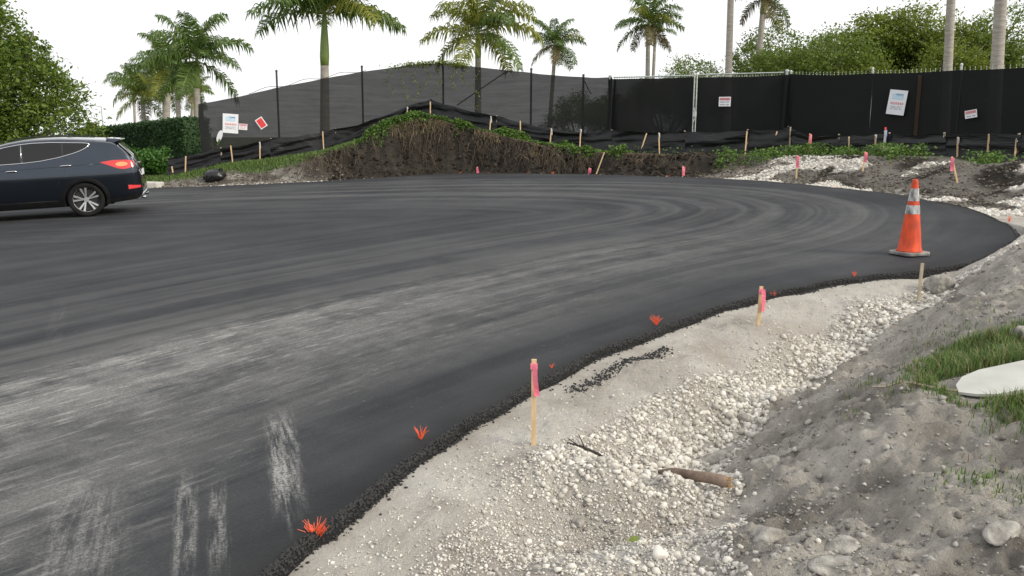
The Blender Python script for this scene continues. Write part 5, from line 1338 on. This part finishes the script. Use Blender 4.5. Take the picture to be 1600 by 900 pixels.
a_car = R(20)
fw = Vector((-math.cos(a_car), -math.sin(a_car), 0)); fw.z = fw.x * .03836 + fw.y * .0289; fw.normalize()
up = Vector((-.03836, -.0289, 1)).normalized(); lf_ = up.cross(fw).normalized()
O = Vector((-9.45, 18.80, 0)); O.z = float(plane(O.x, O.y)) + .002
car = thing('parked_car', O, 'dark blue parked SUV with chrome window trim and lit red tail lamp', 'car')
car.matrix_world = Matrix(((fw.x, lf_.x, up.x, O.x), (fw.y, lf_.y, up.y, O.y), (fw.z, lf_.z, up.z, O.z), (0, 0, 0, 1)))

bme = car_body(); body = link('body', bme, None)
WB = 2.70; WR = .365
cut = MB()
for x in (0, WB):
    for s in (-1, 1):
        cut.add([(x + .405 * math.cos(a), s * q, WR + .405 * math.sin(a)) for q in (.62, 1.1) for a in np.linspace(0, 2 * math.pi, 36, endpoint=False)],
                [tuple(range(35, -1, -1)), tuple(range(36, 72))] + [(i, (i + 1) % 36, 36 + (i + 1) % 36, 36 + i) for i in range(36)])
co = cut.build('cutter', M['cladding'])
bo = body.modifiers.new('b', 'BOOLEAN'); bo.operation = 'DIFFERENCE'; bo.object = co; bo.solver = 'EXACT'
dg_ = bpy.context.evaluated_depsgraph_get(); nm_ = bpy.data.meshes.new_from_object(body.evaluated_get(dg_))
body.modifiers.clear(); body.data = nm_; nm_.name = 'body'; bpy.data.objects.remove(co)
body.parent = car
try: nm_.set_sharp_from_angle(angle=R(28))
except Exception: pass

def skin(name, xs, zlo, zhi, mat, parent, off=.004, m=7, side=1, thick=0.0):
    """strip of surface hugging the body side between two height curves"""
    V = []; n = len(xs)
    for x, a, b in zip(xs, zlo, zhi):
        for j in range(m):
            z = a + (b - a) * j / (m - 1); V.append((x, side * (float(cS(x, z)) + off), z))
    i = np.arange(n * m).reshape(n, m)
    F = np.stack([i[:-1, :-1].ravel(), i[1:, :-1].ravel(), i[1:, 1:].ravel(), i[:-1, 1:].ravel()], 1)
    return link(name, mesh_np(name, V, F, mat, True), parent)
def seam(name, pts, rad, mat, parent, side=1, off=.002, n=5):
    return MB().tube([(x, side * (float(cS(x, z)) + off), z) for x, z in pts], rad, n).build(name, mat, parent, True)

BELT = np.array([(-.20, 1.535), (-.17, 1.50), (-.1, 1.445), (.0, 1.40), (.13, 1.355), (.43, 1.28), (.77, 1.225), (1.1, 1.20), (1.6, 1.185), (2.3, 1.17), (2.55, 1.165)])
WTOP = np.array([(-.20, 1.535), (-.15, 1.553), (-.03, 1.567), (.54, 1.600), (.9, 1.600), (1.15, 1.58), (1.4, 1.54), (1.65, 1.475), (1.85, 1.41), (2.2, 1.28), (2.55, 1.17)])
belt = lambda x: float(np.interp(x, BELT[:, 0], BELT[:, 1])); wtop = lambda x: float(np.interp(x, WTOP[:, 0], WTOP[:, 1]))
for s in (1, -1):
    for nm, xa, xb in (('quarter_window', -.195, .325), ('rear_door_window', .355, 1.08), ('front_door_window', 1.15, 2.50)):
        xq = np.linspace(xa, xb, 16); skin(nm, xq, [belt(x) + .004 for x in xq], [wtop(x) - .004 for x in xq], M['carglass'], car, .003, 7, s)
    xq = np.linspace(1.08, 1.15, 3); skin('pillar_trim', xq, [belt(x) for x in xq], [wtop(x) for x in xq], M['black'], car, .0035, 7, s)
    xq = np.linspace(.325, .355, 3); skin('pillar_trim', xq, [belt(x) for x in xq], [wtop(x) for x in xq], M['black'], car, .0035, 7, s)
    loop = [(x, belt(x)) for x in np.linspace(2.5, -.198, 40)] + [(x, wtop(x)) for x in np.linspace(-.20, 2.45, 40)]
    seam('chrome_trim', loop, .010, M['chrome'], car, s, .004)
    seam('chrome_trim', [(1.115, belt(1.115)), (1.115, 1.4), (1.11, wtop(1.11))], .008, M['chrome'], car, s, .004)
    # shut lines
    for pts in ([(1.115, 1.19), (1.13, .9), (1.13, .40)], [(.30, 1.30), (.27, 1.15), (.33, 1.0), (.47, .78), (.53, .60)], [(2.30, 1.16), (2.34, .8), (2.30, .42)], [(.53, .38), (2.3, .38)]):
        seam('shut_line', pts, .004, M['black'], car, s, -.001)
    seam('character_line', [(2.5, 1.03), (1.5, 1.06), (.6, 1.09), (0, 1.105), (-.35, 1.11)], .006, M['paint'], car, s, -.001)
    for hx, hz_ in ((.30, 1.105), (1.32, 1.045)):
        h = seam('door_handle', [(hx - .11, hz_), (hx - .06, hz_ + .006), (hx + .06, hz_ + .004), (hx + .11, hz_ - .004)], .013, M['chrome'], car, s, .022)
        skin('handle_recess', np.linspace(hx - .07, hx + .10, 6), [hz_ - .028] * 6, [hz_ + .012] * 6, M['black'], h, .002, 3, s)
    # wheel-arch and sill cladding
    for wx in (0, WB):
        V = []; angs = np.linspace(R(-20), R(200), 40)
        for a in angs:
            for rr in (.398, .42, .45, .475):
                xx, zz = wx + rr * math.cos(a), max(WR + rr * math.sin(a), .245); V.append((xx, s * (float(cS(xx, max(zz, .3))) + (.012 if rr < .47 else .001)), zz))
        i = np.arange(len(angs) * 4).reshape(-1, 4)
        link('arch_cladding', mesh_np('arch_cladding', V, np.stack([i[:-1, :-1].ravel(), i[1:, :-1].ravel(), i[1:, 1:].ravel(), i[:-1, 1:].ravel()], 1), M['cladding'], True), car)
    skin('sill_cladding', np.linspace(.46, WB - .46, 14), [.245] * 14, [.375] * 14, M['cladding'], car, .010, 4, s)
    skin('bumper_cladding', np.linspace(-1.12, -.46, 14), [float(np.interp(x, CB[:, 0], CB[:, 1])) + .012 for x in np.linspace(-1.12, -.46, 14)], [.50, .47, .45, .43, .41, .40, .39, .38, .37, .37, .37, .37, .37, .37], M['cladding'], car, .006, 5, s)
    # tail lamp wrapping round the corner
    xq = np.linspace(-1.055, -.37, 22)
    zl = np.interp(xq, [-1.055, -1.0, -.90, -.80, -.70, -.55, -.37], [1.05, 1.015, .985, .975, .995, 1.06, 1.135]); zh = np.interp(xq, [-1.055, -.98, -.85, -.6, -.37], [1.10, 1.155, 1.172, 1.175, 1.145])
    tl_ = skin('tail_lamp', xq, zl, zh, M['taillight'], car, .006, 6, s)
    xq = np.linspace(-.90, -.66, 12); hh_ = .045 * np.sqrt(np.clip(1 - ((xq + .78) / .121) ** 2, 0, 1)); skin('lit_bulb', xq, 1.085 - hh_, 1.085 + hh_, M['taillit'], tl_, .010, 4, s)
    xq = np.linspace(-1.10, -.86, 8); skin('rear_reflector', xq, np.linspace(.56, .535, 8), np.linspace(.605, .63, 8), M['signred'], car, .008, 3, s)
    # roof rail
    seam_pts = [(x, s * (.60 + .02 * math.sin(x)), float(cT(x)) - .018 + .03) for x in np.linspace(-.3, 1.6, 12)]
    MB().tube(seam_pts, .009, 6).build('roof_rail', M['black'], car, True)
    MB().box((2.28, s * 1.0, 1.16), (.14, .20, .13)).build('wing_mirror', M['paint'], car)
    MB().tube([(-1.07, s * .55, .33), (-1.16, s * .55, .32)], .035, 10).build('exhaust', M['chrome'], car)

# rear glass, spoiler, tailgate details, skid plate, windscreen
V = []; xr = np.linspace(-.70, -.985, 9)
for x in xr:
    for f in np.linspace(-1, 1, 11):
        wy = f * (.60 + .05 * (x + .70) / -.285); z = float(cT(x)); V.append((x - .012, wy * .97, z + .008 - .03 * abs(f) ** 3))
i = np.arange(99).reshape(9, 11)
link('rear_glass', mesh_np('rear_glass', V, np.stack([i[:-1, :-1].ravel(), i[1:, :-1].ravel(), i[1:, 1:].ravel(), i[:-1, 1:].ravel()], 1), M['carglass'], True), car)
sp = MB(); sp.add([(-.50, y, 1.645) for y in (-.60, .60)] + [(-.80, y, 1.612) for y in (-.56, .56)] + [(-.80, y, 1.58) for y in (-.56, .56)] + [(-.60, y, 1.52) for y in (-.60, .60)], [(0, 1, 3, 2), (2, 3, 5, 4), (4, 5, 7, 6), (0, 6, 7, 1), (0, 2, 4, 6), (1, 7, 5, 3)])
spo = sp.build('spoiler', M['paint'], car); bvv = spo.modifiers.new('bevel', 'BEVEL'); bvv.width = .012; bvv.segments = 2
MB().tube([(-1.10, -.30, 1.08), (-1.115, 0, 1.085), (-1.10, .30, 1.08)], .016, 6).build('tailgate_trim', M['chrome'], car)
MB().box((-1.125, 0, .86), (.02, .52, .12)).build('number_plate', M['white'], car)
MB().tube([(-1.10, -.62, .40), (-1.155, -.45, .44), (-1.165, 0, .46), (-1.155, .45, .44), (-1.10, .62, .40), (-1.03, .74, .345)], .024, 6).build('skid_plate', M['alloy'], car, True)
V = []; 
for x in np.linspace(1.86, 2.58, 8):
    for f in np.linspace(-1, 1, 9): V.append((x, f * (.60 + .10 * (x - 1.86)), float(cT(x)) + .008 - .035 * abs(f) ** 3))
i = np.arange(72).reshape(8, 9)
link('windscreen', mesh_np('windscreen', V, np.stack([i[:-1, :-1].ravel(), i[1:, :-1].ravel(), i[1:, 1:].ravel(), i[:-1, 1:].ravel()], 1), M['carglass'], True), car)
for s in (-1, 1):
    MB().box((3.46, s * .66, .80), (.20, .24, .12), Euler((0, 0, -s * .5)).to_matrix()).build('headlight', M['chrome'], car)
MB().box((3.585, 0, .66), (.05, .9, .2)).build('grille', M['black'], car)
MB().tube([(.35, 0, 1.70), (.28, 0, 1.76), (.18, 0, 1.765)], [.03, .02, .005], 6).build('aerial_fin', M['paint'], car)
MB().box((1.3, 0, .27), (3.6, 1.3, .1)).build('underbody', M['cladding'], car)

# wheels
tyre = MB().lathe([(.262, -.105), (.30, -.118), (.34, -.116), (.358, -.10), (.366, -.06), (.368, 0), (.366, .06), (.358, .10), (.34, .116), (.30, .118), (.262, .105), (.262, -.105)], 48, 'y', False).mesh('tyre', M['tyre'], True)
rim = MB().lathe([(.27, .108), (.275, .09), (.262, .085), (.252, .06), (.245, -.08), (.262, -.1)], 48, 'y', False)
rimm = rim.mesh('rim', M['alloy'], True)
spk = MB()
for k in range(5):
    a = R(72 * k + 18)
    for dlt in (-.20, .20):
        p0 = Vector((math.cos(a + dlt * .6) * .055, .075, math.sin(a + dlt * .6) * .055)); p1 = Vector((math.cos(a + dlt) * .255, .088, math.sin(a + dlt) * .255))
        axv = p1 - p0; tn = Vector((-math.sin(a), 0, math.cos(a))); w0, w1 = .013, .022
        q = [p0 - tn * w0, p0 + tn * w0, p1 + tn * w1, p1 - tn * w1]; spk.add(q + [v_ + Vector((0, -.03, 0)) for v_ in q], [(0, 1, 2, 3), (7, 6, 5, 4), (0, 4, 5, 1), (1, 5, 6, 2), (2, 6, 7, 3), (3, 7, 4, 0)])
spk.tube([(0, .04, 0), (0, .085, 0)], .055, 16); spkm = spk.mesh('spokes', M['alloy'])
disc = MB().tube([(0, .0, 0), (0, .03, 0)], .235, 24).mesh('brake_disc', M['black'])
for x in (0, WB):
    for s in (1, -1):
        w = bpy.data.objects.new('wheel', tyre); col.objects.link(w); w.parent = car; w.location = (x, s * .80, WR + .003); w.rotation_euler = (0, R(9), 0 if s > 0 else math.pi)
        for nm, me in (('rim', rimm), ('spokes', spkm), ('brake_disc', disc)): link(nm, me, w)
